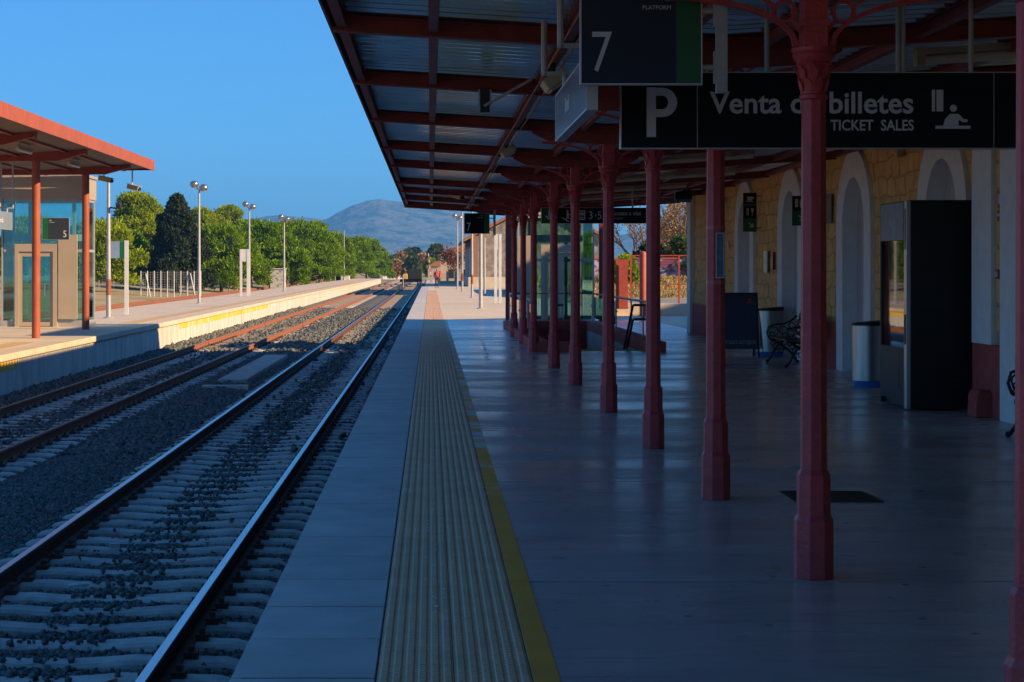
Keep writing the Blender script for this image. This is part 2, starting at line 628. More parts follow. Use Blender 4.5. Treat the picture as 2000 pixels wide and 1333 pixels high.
# floor bays between the saw joints
JY = [5.4 + 4.73 * i for i in range(-2, 38)]
LINE_X = 0.424
for i in range(len(JY) - 1):
    a, b = JY[i] + 0.018, JY[i + 1] - 0.018
    m_ = FLOORM if a < 62 else CONC
    pieces = []
    if b < 39.2 or a > 53.6:
        pieces = [(LINE_X + 0.006, 7.35, a, b)]
    else:
        pieces = [(LINE_X + 0.006, 2.11, a, b), (4.86, 7.35, a, b)]
        if a < 39.2:
            pieces.append((2.11, 4.86, a, 39.2))
        if b > 53.6:
            pieces.append((2.11, 4.86, 53.6, b))
    for (x0, x1, y0, y1) in pieces:
        MB().box(x0, x1, y0, y1, -0.1, 0.0).build('floor_slab', m_, plat)

# worn yellow line
YL = mat('worn_yellow_line', (0.95, 0.37, 0.02), (0.84, 0.29, 0.03), scale=3, rough=0.6)
nt = YL.node_tree
N, L = nt.nodes, nt.links
geo = N.new('ShaderNodeNewGeometry')
mp = N.new('ShaderNodeMapping')
mp.inputs['Scale'].default_value = (0.5, 1.0, 1)
L.new(geo.outputs['Position'], mp.inputs['Vector'])
nz = N.new('ShaderNodeTexNoise'); nz.inputs['Scale'].default_value = 2.4; nz.inputs['Detail'].default_value = 10
L.new(mp.outputs[0], nz.inputs['Vector'])
sp = N.new('ShaderNodeSeparateXYZ'); L.new(geo.outputs['Position'], sp.inputs[0])
gr = N.new('ShaderNodeMapRange'); gr.inputs['From Min'].default_value = 8.5; gr.inputs['From Max'].default_value = 22
gr.inputs['To Min'].default_value = -0.26; gr.inputs['To Max'].default_value = 0.03
L.new(sp.outputs['Y'], gr.inputs['Value'])
ad = N.new('ShaderNodeMath'); ad.operation = 'ADD'; L.new(nz.outputs['Fac'], ad.inputs[0]); L.new(gr.outputs[0], ad.inputs[1])
rp = N.new('ShaderNodeMapRange'); rp.inputs['From Min'].default_value = 0.44; rp.inputs['From Max'].default_value = 0.56
L.new(ad.outputs[0], rp.inputs['Value'])
mx = N.new('ShaderNodeMix'); mx.data_type = 'RGBA'
src = N['Principled BSDF'].inputs['Base Color'].links[0].from_socket
L.new(src, mx.inputs['A']); mx.inputs['B'].default_value = (0.58, 0.54, 0.47, 1)
L.new(rp.outputs[0], mx.inputs['Factor']); L.new(mx.outputs['Result'], N['Principled BSDF'].inputs['Base Color'])
for i in range(len(JY) - 1):
    MB().box(LINE_X + 0.007, 0.541, JY[i] + 0.008, JY[i + 1] - 0.008, 0.0, 0.004).build('yellow_line', YL, plat)
dm = mat('paint_drip_white', (0.75, 0.74, 0.72), scale=9, rough=0.5)
dr = MB()
for i in range(90):
    yy = random.uniform(9.0, 17.5)
    xx = random.choice((0.015, 0.03, 0.07, -0.02)) + random.gauss(0, 0.006) + (0.10 if i % 9 == 0 else 0)
    a_, b_ = random.uniform(0.004, 0.011), random.uniform(0.006, 0.022)
    dr.box(xx - a_, xx + a_, yy - b_, yy + b_, 0.0055, 0.0072)
for i in range(60):
    k_ = i / 60
    yy = 34.5 + 10 * k_ + random.gauss(0, 0.15)
    xx = 1.08 + 0.16 * k_ + random.gauss(0, 0.03)
    a_, b_ = random.uniform(0.006, 0.03), random.uniform(0.02, 0.10)
    dr.box(xx - a_, xx + a_, yy - b_, yy + b_, 0.001, 0.003)
tag(dr.build('paint_drips', dm, plat), kind='stuff')
MB().box(-0.84, 0.42, 38.86, 39.06, 0.0055, 0.0068).build('pale_stripe', mat('pale_stripe', (0.62, 0.58, 0.50), (0.45, 0.42, 0.36), scale=7, rough=0.8), plat)
# dark drain cover by the second column
dc = thing('drain_cover', 'dark square drain cover set in the floor beside a red column', 'drain cover', (3.01, 13.88, 0.0))
MB().box(-0.30, 0.30, -0.29, 0.29, 0.0, 0.006).build('cover_plate', BLACK, dc)
fr = MB()
for a in (-1, 1):
    fr.box(a * 0.315 - 0.012, a * 0.315 + 0.012, -0.32, 0.32, 0.0, 0.007)
    fr.box(-0.30, 0.30, a * 0.308 - 0.012, a * 0.308 + 0.012, 0.0, 0.0075)
fr.build('cover_frame', IRON, dc)

# ------------------------------------------------------------------ tracks
RZ = -0.70     # rail top


def rail_prof(xc):
    h = [(-0.07, -0.17), (0.07, -0.17), (0.07, -0.158), (0.012, -0.14), (0.009, -0.045), (0.036, -0.036), (0.036, -0.006), (0.03, 0.0),
         (-0.03, 0.0), (-0.036, -0.006), (-0.036, -0.036), (-0.009, -0.045), (-0.012, -0.14), (-0.07, -0.158)]
    return [(xc + a, RZ + b) for a, b in h]


def sleeper_mesh():
    st = [(-1.3, -0.905), (-1.22, -0.882), (-0.6, -0.868), (-0.40, -0.884), (-0.2, -0.894), (0.2, -0.894), (0.40, -0.884), (0.6, -0.868), (1.22, -0.882), (1.3, -0.905)]
    b = MB()
    vs, fs = [], []
    for x, z in st:
        vs += [(x, -0.14, -1.08), (x, -0.122, z - 0.025), (x, -0.10, z), (x, 0.10, z), (x, 0.122, z - 0.025), (x, 0.14, -1.08)]
    n = 6
    for i in range(len(st) - 1):
        for j in range(n - 1):
            a = i * n + j
            fs.append((a, a + 1, a + 1 + n, a + n))
    fs.append(tuple(range(n)))
    fs.append(tuple(range((len(st) - 1) * n, len(st) * n)))
    b.add(vs, fs)
    return b


def track(label, xc, y0, y1, ysep, top, side, sl=True):
    t = thing('railway_track', label, 'railway track', (xc, 0, 0))
    for s in (-1, 1):
        r_ = MB().prism(rail_prof(s * 0.873), 'y', y0, y1).build('rail', side, t)
        MB().box(s * 0.873 - 0.029, s * 0.873 + 0.029, y0, y1, RZ - 0.001, RZ + 0.002).build('running_surface', top, r_)
    p = None
    y = y0 + 0.3
    far = MB()
    clips = MB()
    while y < y1:
        if y < ysep:
            if p is None:
                p = sleeper_mesh().build('sleeper', SLEEPER, t)
                p.location = (0, y, 0)
            else:
                c = link_copy(p, t, (random.uniform(-0.015, 0.015), y + random.uniform(-0.015, 0.015), random.uniform(-0.006, 0.004)))
                c.rotation_euler = (0, 0, random.uniform(-0.008, 0.008))
        else:
            far.box(-1.3, 1.3, y - 0.12, y + 0.12, -1.08, -0.885)
        if y < 70:
            for s in (-1, 1):
                for q in (-1, 1):
                    x = s * 0.873 + q * 0.105
                    clips.box(x - 0.045, x + 0.045, y - 0.05, y + 0.05, -0.873, -0.835)
                    clips.box(x - 0.018, x + 0.018, y - 0.018, y + 0.018, -0.835, -0.795)
        y += 0.6
    tag(far.build('sleeper', SLEEPER, t), kind='stuff')
    tag(clips.build('rail_fastening', RAILSIDE, t), kind='stuff')
    return t


track('railway track with bright polished rails right beside the near platform', -2.575, 6, 420, 130, RAILTOP, RAILSIDE)
track('railway track with rusty brown rails running along the island platform', -6.59, 16, 420, 130, RAILRUST, RAILRS)
track('rusty track hidden behind the island platform with the lamp posts', -16.1, 40, 420, 40, RAILRUST, RAILRS)
track('rusty yard siding in front of the wire fence and pine trees', -20.6, 60, 420, 60, RAILRUST, RAILRS)


# ballast
def bed_z(X, Y):
    z = -0.945 + 0.012 * smooth_noise(X, Y, 0.7, 3)
    for xc in (-2.575, -6.59):
        d = np.abs(X - xc)
        z = z + np.where(d < 0.42, 0.02 * np.cos(d / 0.42 * 1.57), 0)
    mid = np.exp(-((X + 4.58) / 0.42) ** 2)
    z = z + 0.055 * mid
    z = z + 0.12 * np.clip((-X - 7.95) / 0.5, 0, 1)
    z = z - 0.02 * np.clip((X + 1.25) / 0.4, 0, 1)
    return z


bed = grid_mesh('ballast_bed', np.linspace(-8.52, -0.79, 70), np.concatenate([np.linspace(-4, 60, 240), np.linspace(61, 430, 90)]), bed_z, BED)
bed['kind'] = 'structure'
yb = grid_mesh('yard_bed', np.linspace(-22.5, -13.3, 40), np.linspace(30, 430, 90), lambda X, Y: -0.95 + 0.03 * smooth_noise(X, Y, 4, 9), TANBED)
yb['kind'] = 'structure'


def stones(name, n_per, x0, x1, y0, y1, smin, smax, zf, keep=None, lift=0.0):
    area = (x1 - x0) * (y1 - y0)
    n = int(area * n_per)
    X = rng.uniform(x0, x1, n)
    Y = rng.uniform(y0, y1, n)
    ok = (X > (-VPX / FPX * Y) - 1.2)
    # sleepers stay mostly clear
    for xc in (-2.575, -6.59):
        d = np.abs(X - xc)
        ph = np.abs(((Y - ((6.3 if xc > -4 else 16.3))) / 0.6 + 0.5) % 1.0 - 0.5) * 0.6
        on = (d < 1.28) & (ph < 0.135)
        pr = np.where(d < 0.30, 0.13, 0.004)
        ok &= ~on | (rng.uniform(0, 1, n) < pr)
        ok &= ~((np.abs(d - 0.873) < 0.09))
    ok &= ~((X > -4.9) & (X < -4.15) & (Y > 41.8) & (Y < 54.3))
    X, Y = X[ok], Y[ok]
    n = len(X)
    Sz = rng.uniform(smin, smax, n)
    Z = zf(X, Y) + Sz * rng.uniform(0.0, 0.45, n) + lift
    for xc in (-2.575, -6.59):
        d = np.abs(X - xc)
        ph = np.abs(((Y - ((6.3 if xc > -4 else 16.3))) / 0.6 + 0.5) % 1.0 - 0.5) * 0.6
        on = (d < 1.28) & (ph < 0.135)
        Z = np.where(on, np.where(d < 0.35, -0.888, -0.862) + Sz * 0.3, Z)
    C = np.array([(-1, -1, -1), (1, -1, -1), (1, 1, -1), (-1, 1, -1), (-1, -1, 1), (1, -1, 1), (1, 1, 1), (-1, 1, 1)], float) * 0.5
    V = C[None] * Sz[:, None, None] * rng.uniform(0.55, 1.1, (n, 1, 3)) + rng.normal(0, 0.17, (n, 8, 3)) * Sz[:, None, None]
    q = rng.normal(0, 1, (n, 4))
    q /= np.linalg.norm(q, axis=1, keepdims=True)
    w, x, y_, z_ = q.T
    M = np.stack([np.stack([1 - 2 * (y_ * y_ + z_ * z_), 2 * (x * y_ - z_ * w), 2 * (x * z_ + y_ * w)], 1),
                  np.stack([2 * (x * y_ + z_ * w), 1 - 2 * (x * x + z_ * z_), 2 * (y_ * z_ - x * w)], 1),
                  np.stack([2 * (x * z_ - y_ * w), 2 * (y_ * z_ + x * w), 1 - 2 * (x * x + y_ * y_)], 1)], 1)
    V = np.einsum('nij,nkj->nki', M, V)
    V += np.stack([X, Y, Z], 1)[:, None, :]
    F = np.array(MB.BF)[None] + (np.arange(n) * 8)[:, None, None]
    return V.reshape(-1, 3), F.reshape(-1, 4)


parts = [stones('s', 1150, -7.4, -0.86, 9.5, 26, 0.018, 0.042, bed_z),
         stones('s', 260, -8.48, -0.86, 26, 58, 0.04, 0.072, bed_z),
         stones('s', 55, -8.48, -0.86, 58, 120, 0.07, 0.125, bed_z)]
VV, FF, o = [], [], 0
for V, F in parts:
    VV.append(V); FF.append(F + o); o += len(V)
bs = numpy_mesh('ballast_gravel', np.concatenate(VV), np.concatenate(FF), STONE)
yd = stones('s', 26, -19.0, -17.6, 60, 160, 0.09, 0.17, lambda X, Y: -0.93 + 0 * X)
ys_ = numpy_mesh('yard_gravel', yd[0], yd[1], STONE)
tag(ys_, 'strip of grey gravel between the two yard sidings', 'gravel', kind='stuff')
tag(bs, 'loose grey ballast stones lying between and around the rails', 'gravel', kind='stuff')

# sand that fills the tracks further along
for xc, ys in ((-6.59, 54.0), (-2.575, 58.0)):
    sf = grid_mesh('sandy_fill', np.linspace(xc - 0.80, xc + 0.80, 12), np.linspace(ys, 300, 200), lambda X, Y: -0.868 + 0.018 * smooth_noise(X, Y, 0.6, 21) - 0.15 * np.clip((ys + 5 - Y) / 5, 0, 1), TANBED)
    sf['kind'] = 'structure'

# concrete cable-duct cover between the tracks, and a cross plank
o_ = thing('duct_cover', 'long concrete duct cover lying in the ballast between the two tracks', 'duct cover', (-4.52, 48, -0.9))
MB().box(-0.33, 0.33, -6, 6, -0.05, 0.10).build('cover_slab', SLEEPER, o_, bevel=0.02)
pk = MB().box(-0.5, 0.5, -0.13, 0.13, -0.06, 0.07).build('concrete_plank', SLEEPER)
pk.location = (-4.45, 40.0, -0.88)
tag(pk, 'short concrete plank in the ballast before the long duct cover', 'plank')

# fallen leaves and litter in the track
lm = mat('dead_leaf', (0.30, 0.085, 0.03), (0.20, 0.05, 0.02), scale=20, rough=0.7, island=0.4)
lf = MB()
for i in range(150):
    yy = random.uniform(11, 32)
    xx = random.uniform(max(-4.2, -VPX / FPX * yy), -0.9)
    zz = -0.86 + random.uniform(-0.02, 0.02)
    a = random.uniform(0, 6.28); s_ = random.uniform(0.02, 0.05)
    pts = [(xx + s_ * math.cos(a + t) * (1 if i_ % 2 else 0.55), yy + s_ * math.sin(a + t) * (1 if i_ % 2 else 0.55), zz + 0.012 * ((i_ * 7) % 3)) for i_, t in enumerate([0, 1, 2, 3.1, 4.2, 5.2])]
    lf.add(pts, [tuple(range(6))])
tag(lf.build('fallen_leaves', lm, recalc=False), 'brown fallen leaves scattered over sleepers of the near track', 'leaves', kind='stuff')
lit = MB().obox((0, 0, 0), 0.10, 0.012, 0.05, rx=0.4, rz=0.5).build('paper_scrap', WHITEP)
lit.location = (-2.93, 17.1, -0.85)
tag(lit, 'crumpled pale paper scrap beside the left polished rail', 'litter')
b2 = MB().tube([(0, 0, 0), (0.16, 0.05, 0.012)], 0.016, 8).build('plastic_stick', WHITEP)
b2.location = (-2.93, 14.9, -0.845)
tag(b2, 'thin white plastic stick lying on a concrete sleeper', 'litter')

# ------------------------------------------------------------------ island platform
isl = struct('island_platform')
IX0, IX1 = -13.4, -8.5
y = 20.0
i = 0
while y < 318:
    b = min(318, y + (6 if y < 120 else 24))
    MB().box(IX0, IX1 - 0.06, y + 0.004, b - 0.004, -1.1, -0.12).build('face_panel', ISLFACE, isl)
    MB().box(IX0, IX1 - 0.55, y + 0.003, b - 0.003, -0.12, 0.0).build('floor_slab', ISLTOP, isl)
    cp = MB().box(IX1 - 0.547, IX1, y + 0.004, b - 0.004, -0.14, 0.002).build('coping_slab', ISLTOP, isl, bevel=0.012)
    y = b
    i += 1
PALE = mat('pale_orange_strip', (0.56, 0.36, 0.17), (0.50, 0.34, 0.19), scale=3, rough=0.8)
for a, b in ((20, 43), (57.5, 230)):
    MB().box(-9.75, -9.15, a, b, 0.0, 0.005).build('tactile_strip', PALE, isl)
YF = mat('yellow_face_band', (0.75, 0.43, 0.03), (0.62, 0.52, 0.36), scale=1.4, rough=0.75, contrast=(0.5, 0.62), detail=9)
for a, b in ((30, 38.3), (62.7, 97)):
    MB().box(IX1 - 0.06, IX1 - 0.052, a, b, -0.34, -0.145).build('yellow_band', YF, isl)

# ------------------------------------------------------------------ station canopy (roof over the near platform)
CX = 2.13                        # column line
BAYS = [-9.0, -5.2, -1.4, 2.5, 6.38, 10.15, 13.67, 17.54, 21.96, 27.04, 31.75, 37.99, 42.3, 46.9, 51.6]
XL, XR = -0.70, 6.98


def zb(x):                       # beam underside
    return 3.30 + 0.062 * abs(x - CX)


can = thing('platform_canopy', 'dark red steel canopy with corrugated metal sheets over the near platform', 'canopy', (CX, 20, 0))
for yb_ in BAYS:
    for xa, xb in ((XL - 0.03, CX), (CX, XR)):
        m = MB()
        za, zc = zb(xa), zb(xb)
        deep = 0.05 if yb_ == BAYS[-1] else 0.0
        m.sbox(xa, xb, yb_ - 0.05, yb_ + 0.05, za - deep, za + 0.014 - deep, zc - deep, zc + 0.014 - deep)
        m.sbox(xa, xb, yb_ - 0.010, yb_ + 0.010, za + 0.014 - deep, za + 0.113, zc + 0.014 - deep, zc + 0.113)
        m.sbox(xa, xb, yb_ - 0.05, yb_ + 0.05, za + 0.113, za + 0.125, zc + 0.113, zc + 0.125)
        ws = MB()
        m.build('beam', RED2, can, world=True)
    for s in (-1, 1):
        if yb_ > 5:
            x1 = CX + s * 0.92
            m = MB().prism([(CX + s * 0.04, 3.20), (CX + s * 0.72, 3.235), (x1, 3.33), (x1, zb(x1) + 0.01), (CX + s * 0.04, 3.31)], 'y', yb_ - 0.014, yb_ + 0.014)
            m.build('haunch_plate', RED2, can, world=True)
PURL = [-0.655, 0.02, 1.02, 1.80, 2.46, 3.6, 4.75, 5.9, 6.9]
for xp in PURL:
    for i in range(len(BAYS) - 1):
        a, b = BAYS[i] + 0.055, BAYS[i + 1] - 0.055
        z1 = zb(xp) + 0.122
        w = 0.035 if xp not in (1.02, 1.80, 2.46) else 0.03
        m = MB().box(xp - w, xp + w, a, b, z1 - 0.008, z1).box(xp - 0.006, xp + 0.006, a, b, z1 - 0.085, z1 - 0.008).box(xp - w, xp + w, a, b, z1 - 0.093, z1 - 0.085)
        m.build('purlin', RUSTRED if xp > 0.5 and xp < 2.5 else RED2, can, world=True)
for i in range(len(BAYS) - 1):
    a, b = BAYS[i], BAYS[i + 1]
    n = int(round((b - a) / 0.25))
    ys = []
    for k in range(n * 6 + 1):
        yy = a + (b - a) * k / (n * 6)
        ys.append((yy, 0.045 * (-1, -1, -0.1, 1, 1, 0.1)[k % 6]))
    for xa, xb in ((XL - 0.05, 0.02), (0.02, 1.02), (1.02, CX), (CX, 4.75), (4.75, XR)):
        vs, fs = [], []
        for yy, dz in ys:
            vs.append((xa, yy, zb(xa) + 0.173 + dz))
            vs.append((xb, yy, zb(xb) + 0.173 + dz))
        for k in range(len(ys) - 1):
            fs.append((2 * k, 2 * k + 1, 2 * k + 3, 2 * k + 2))
        MB().add(vs, fs).build('roof_sheet', ZINC, can, world=True, recalc=False)
MB().box(XL - 0.05, XL - 0.03, BAYS[0], BAYS[-1], zb(XL) + 0.03, zb(XL) + 0.165).build('edge_trim', RED2, can, world=True)
MB().sbox(XL - 0.05, CX, 51.66, 51.68, zb(XL), zb(XL) + 0.18, zb(CX) + 0.0, zb(CX) + 0.18).sbox(CX, XR, 51.66, 51.68, zb(CX), zb(CX) + 0.18, zb(XR), zb(XR) + 0.18).build('end_fascia', RED2, can, world=True)
m = MB()
for dx in (-0.05, 0.05):
    m.tube([(1.02 + dx, -8.9, zb(1.02) + 0.005), (1.02 + dx, 51, zb(1.02) + 0.005)], 0.009, 6)
m.build('conduit', RUSTRED, can, world=True)


# ------------------------------------------------------------------ cast-iron columns
def oct_r(w):
    return w / 2 / math.cos(math.pi / 8)


def make_column():
    t = thing('canopy_column', '-', 'column', (0, 0, 0), 0, 'dark red columns carrying the platform canopy')
    O8 = math.pi / 8
    MB().lathe([(oct_r(.206), 0), (oct_r(.204), .325), (oct_r(.176), .355), (oct_r(.174), .575), (oct_r(.142), .605)], 8, off=O8).build('base', RED, t, bevel=0.004)
    MB().lathe([(oct_r(.139), .60), (oct_r(.126), 2.66)], 8, off=O8).build('shaft', RED, t, bevel=0.003)
    prof = [(.066, 2.655), (.079, 2.662), (.079, 2.683), (.067, 2.69), (.066, 2.73), (.072, 2.79), (.088, 2.84), (.098, 2.855), (.092, 2.865),
            (.112, 2.885), (.118, 2.905), (.112, 2.915), (.122, 2.925), (.122, 2.945), (.08, 2.95)]
    cp = MB().lathe(prof, 20).build('capital', RED, t, smooth=True)
    lv = MB()
    for k in range(8):
        a = k * math.pi / 4 + 0.2
        for q, (r0, z0, r1, z1, w) in enumerate([(.071, 2.70, .083, 2.78, .022), (.078, 2.77, .104, 2.85, .026)]):
            aa = a + q * math.pi / 8
            u = Vector((math.cos(aa), math.sin(aa), 0))
            s_ = Vector((-math.sin(aa), math.cos(aa), 0))
            p = [u * r0 + s_ * w * .5, u * r0 - s_ * w * .5, u * (r0 + r1) * .5 * 1.04 - s_ * w, u * (r1 + 0.012), u * (r0 + r1) * .5 * 1.04 + s_ * w]
            zz = [z0, z0, (z0 + z1) / 2, z1, (z0 + z1) / 2]
            pts = [(v.x, v.y, z) for v, z in zip(p, zz)]
            inn = [(v.x * .9, v.y * .9, z) for v, z in zip(p, zz)]
            lv.add(pts + inn, [(0, 1, 2, 3, 4)] + [(i, (i + 1) % 5, 5 + (i + 1) % 5, 5 + i) for i in range(5)])
    lv.build('acanthus_leaf', RED, cp)
    MB().box(-.068, .068, -.068, .068, 2.95, 3.30).box(-.078, .078, -.078, .078, 3.06, 3.10).build('head_block', RED, t, bevel=0.004)
    for s in (-1, 1):
        b = MB()
        pts = []
        for i in range(13):
            a = i / 12 * math.pi / 2
            pts.append((s * (.80 - .70 * math.cos(a)), 0, 2.955 + .27 * math.sin(a)))
        for i in range(12):
            b.bar(pts[i], pts[i + 1], 0.035, 0.026)
        ring = [(s * (.165 + .058 * math.cos(2 * math.pi * i / 16)), 0, 3.15 + .058 * math.sin(2 * math.pi * i / 16)) for i in range(17)]
        for i in range(16):
            b.bar(ring[i], ring[i + 1], 0.03, 0.018)
        b.bar((s * .22, 0, 3.18), (s * .40, 0, 3.30), 0.028, 0.018)
        b.bar((s * .07, 0, 3.03), (s * .12, 0, 3.10), 0.028, 0.018)
        b.build('bracket', RED, t)
    return t


cols = BAYS[4:14]
cl = ['dark red octagonal column cut off by the picture edge, closest of all',
      'dark red octagonal column in front of the ticket sales sign',
      'dark red octagonal column with a framed notice taped to its shaft',
      'dark red octagonal column beyond the one with the taped notice',
      'fifth dark red octagonal canopy column counted from the closest one',
      'sixth dark red octagonal canopy column counted from the closest one',
      'seventh dark red octagonal canopy column counted from the closest one',
      'dark red octagonal column at the corner of the stairwell kerb',
      'dark red column rising from the stairwell kerb, closer of two',
      'dark red column rising from the stairwell kerb, farther of two']
c0 = make_column()
for i, yc in enumerate(cols):
    o = c0 if i == 0 else copy_tree(c0)
    o.location = (CX, yc + 0.1, 0)
    o['label'] = cl[i]

# ------------------------------------------------------------------ station building with the arcade wall
WX = 7.0
bld = thing('station_building', 'ochre stone station wall with white arches and red plinth under the canopy', 'building', (WX, 25, 0))
ARCH = [40.8, 35.6, 30.25, 25.05]
RI, ROUT, ZS = 0.76, 1.22, 2.46
WT = 4.2
wy0, wy1 = -9.5, 49.4
edges = []
m = MB()
cur = wy1
for yc in ARCH:
    RW = RI + 0.15
    m.box(WX, WX + 0.4, yc + RW, cur, 0, WT)
    cur = yc - RW
    n = 12
    for i in range(n):
        a0, a1 = math.pi * i / n, math.pi * (i + 1) / n
        p0 = (yc + RW * math.cos(a0), ZS + RW * math.sin(a0))
        p1 = (yc + RW * math.cos(a1), ZS + RW * math.sin(a1))
        m.prism([p0, (p0[0], WT), (p1[0], WT), p1], 'x', WX, WX + 0.4)
m.box(WX, WX + 0.4, wy0, cur, 0, WT)
m.build('wall', MORTAR, bld, world=True)
for yc in ARCH:
    n = 20
    outer = [(yc + ROUT * math.cos(math.pi * i / n), ZS + ROUT * math.sin(math.pi * i / n)) for i in range(n + 1)]
    inner = [(yc + (RI - .004) * math.cos(math.pi * i / n), ZS + (RI - .004) * math.sin(math.pi * i / n)) for i in range(n + 1)]
    m = MB()
    ring_o = [(yc + ROUT, 0.0)] + outer + [(yc - ROUT, 0.0)]
    ring_i = [(yc + RI - .004, 0.0)] + inner + [(yc - RI + .004, 0.0)]
    for i in range(len(ring_o) - 1):
        m.prism([ring_o[i], ring_o[i + 1], ring_i[i + 1], ring_i[i]], 'x', WX - 0.075, WX + 0.38)
    m.build('arch_surround', WHITEW, bld, world=True)
    pm = MB().prism([(yc + RI, 0)] + [(yc + RI * math.cos(math.pi * i / n), ZS + RI * math.sin(math.pi * i / n)) for i in range(n + 1)] + [(yc - RI, 0)], 'x', WX + 0.18, WX + 0.30)
    pm.build('arch_panel', MAUVE, bld, world=True)
# pilaster and corner pier
MB().box(6.52, WX, wy0, 21.9, 0, WT).build('projecting_bay', MORTAR, bld, world=True)
MB().box(6.44, 6.60, 21.2, 21.95, 0.84, WT).build('pilaster', WHITEW, bld, world=True, bevel=0.01)
MB().box(6.42, 6.52, 17.6, 20.80, 0.0, WT - 0.2).build('arch_surround', WHITEW, bld, world=True, bevel=0.01)
MB().box(WX - 0.12, WX + 0.5, 48.9, 49.5, 0.0, WT).build('corner_quoin', WHITEW, bld, world=True, bevel=0.01)
MB().box(WX - 0.10, WX + 0.02, 45.6, 46.1, 0.0, WT).build('pilaster', WHITEW, bld, world=True, bevel=0.01)
# red plinth, interrupted by the arches
cur = 48.9
for yc in ARCH:
    MB().box(WX - 0.055, WX + 0.02, yc + ROUT + 0.004, cur, 0, 0.78).build('plinth', PLINTH, bld, world=True, bevel=0.006)
    cur = yc - ROUT - 0.004
MB().box(WX - 0.055, WX + 0.02, 21.96, cur, 0, 0.78).build('plinth', PLINTH, bld, world=True)
MB().box(6.455, 6.62, 20.81, 21.97, 0, 0.838).build('plinth', PLINTH, bld, world=True, bevel=0.008)
MB().box(WX - 0.02, WX + 0.55, 49.5, 49.56, 0, 0.78).build('plinth', PLINTH, bld, world=True)


# ochre stones proud of the mortar
def stone_cells(y0, y1, z0, z1, w, h, jit):
    nr = int(round((z1 - z0) / h))
    hh = (z1 - z0) / nr
    rows = []
    verts = {}
    for r_ in range(nr + 1):
        for c in range(int((y1 - y0) / w) * 2 + 3):
            verts[(r_, c)] = (y0 + (c - 1) * w / 2 + random.uniform(-jit, jit) * w, z0 + r_ * hh + (random.uniform(-jit, jit) * hh if 0 < r_ < nr else 0))
    out = []
    for r_ in range(nr):
        off = r_ % 2
        for c in range(off, int((y1 - y0) / w) * 2 + 1, 2):
            out.append([verts[(r_, c)], verts[(r_, c + 1)], verts[(r_, c + 2)], verts[(r_ + 1, c + 2)], verts[(r_ + 1, c + 1)], verts[(r_ + 1, c)]])
    return out


cells = stone_cells(22.0, 48.8, 0.80, 3.98, 0.52, 0.30, 0.17)
cand = []
for poly in cells:
    cy = sum(p[0] for p in poly) / 6
    cz = sum(p[1] for p in poly) / 6
    bad = cy < 22.1 or 45.4 < cy < 46.3 or cy > 48.75
    for yc in ARCH:
        d = math.hypot(cy - yc, max(0, cz - ZS))
        if d < ROUT - 0.02:
            bad = True
    if bad:
        continue
    sh = [(cy + (p[0] - cy) * 0.93, cz + (p[1] - cz) * 0.90) for p in poly]
    cand.append((cy, sh))
for zz in (1.0, 1.32, 1.66, 1.98, 2.30, 2.64, 2.95, 3.26, 3.6):
    m = MB().prism([(20.83, zz), (21.18, zz + 0.01), (21.17, zz + 0.28), (20.83, zz + 0.27)], 'x', 6.497, 6.53).build('stone', OCHRE, bld, world=True)
cand.sort(key=lambda q: q[0])
st_rest = MB()
for i, (cy, sh) in enumerate(cand):
    d = random.uniform(0.004, 0.012)
    if i < 285:
        MB().prism(sh, 'x', WX - d, WX + 0.01).build('stone', OCHRE, bld, world=True, recalc=False)
    else:
        st_rest.prism(sh, 'x', WX - d, WX + 0.01)
if st_rest.v:
    tag(st_rest.build('stone', OCHRE, bld, world=True), kind='stuff')
# body of the building behind the wall and its roofs
MB().box(WX + 0.41, 15.0, wy0, 49.4, -0.1, 4.6).build('building_body', WHITEW, bld, world=True)
MB().box(WX + 0.3, 15.2, 40.2, 49.45, 4.6, 8.4).build('upper_storey', WHITEW, bld, world=True)
TILE = mat('roof_tile', (0.36, 0.15, 0.08), (0.26, 0.11, 0.06), scale=4, rough=0.85, bump=0.4)
rf = MB().prism([(WX - 0.3, 8.4), (15.6, 8.4), (11.2, 9.5)], 'y', 39.9, 49.7).prism([(WX - 0.2, 4.6), (15.4, 4.6), (11.2, 6.0)], 'y', wy0, 39.88)
rf.build('roof', TILE, bld, world=True)
MB().box(WX, WX + 0.41, wy0, 49.4, WT, 4.6).build('cornice', WHITEW, bld, world=True)
nb = MB().prism([(20, 36), (20, 52.4), (30, 59.6), (36, 36)], 'z', -0.2, 10.34).build('shade_block', WHITEW)  # added out of view, outline shaped to throw shade over lift and platform
tag(nb, 'tall plain unseen block added behind the station wall for its shade', 'building')
# guard stone
gs = MB().prism([(-0.11, 0), (0.10, 0), (0.09, 0.27), (0.05, 0.31), (-0.06, 0.32), (-0.1, 0.26)], 'y', -0.17, 0.17).build('guard_stone', PLINTH, bevel=0.02)
gs.location = (6.38, 21.38, 0)
tag(gs, 'low rounded red guard stone at the foot of the white pilaster', 'guard stone')

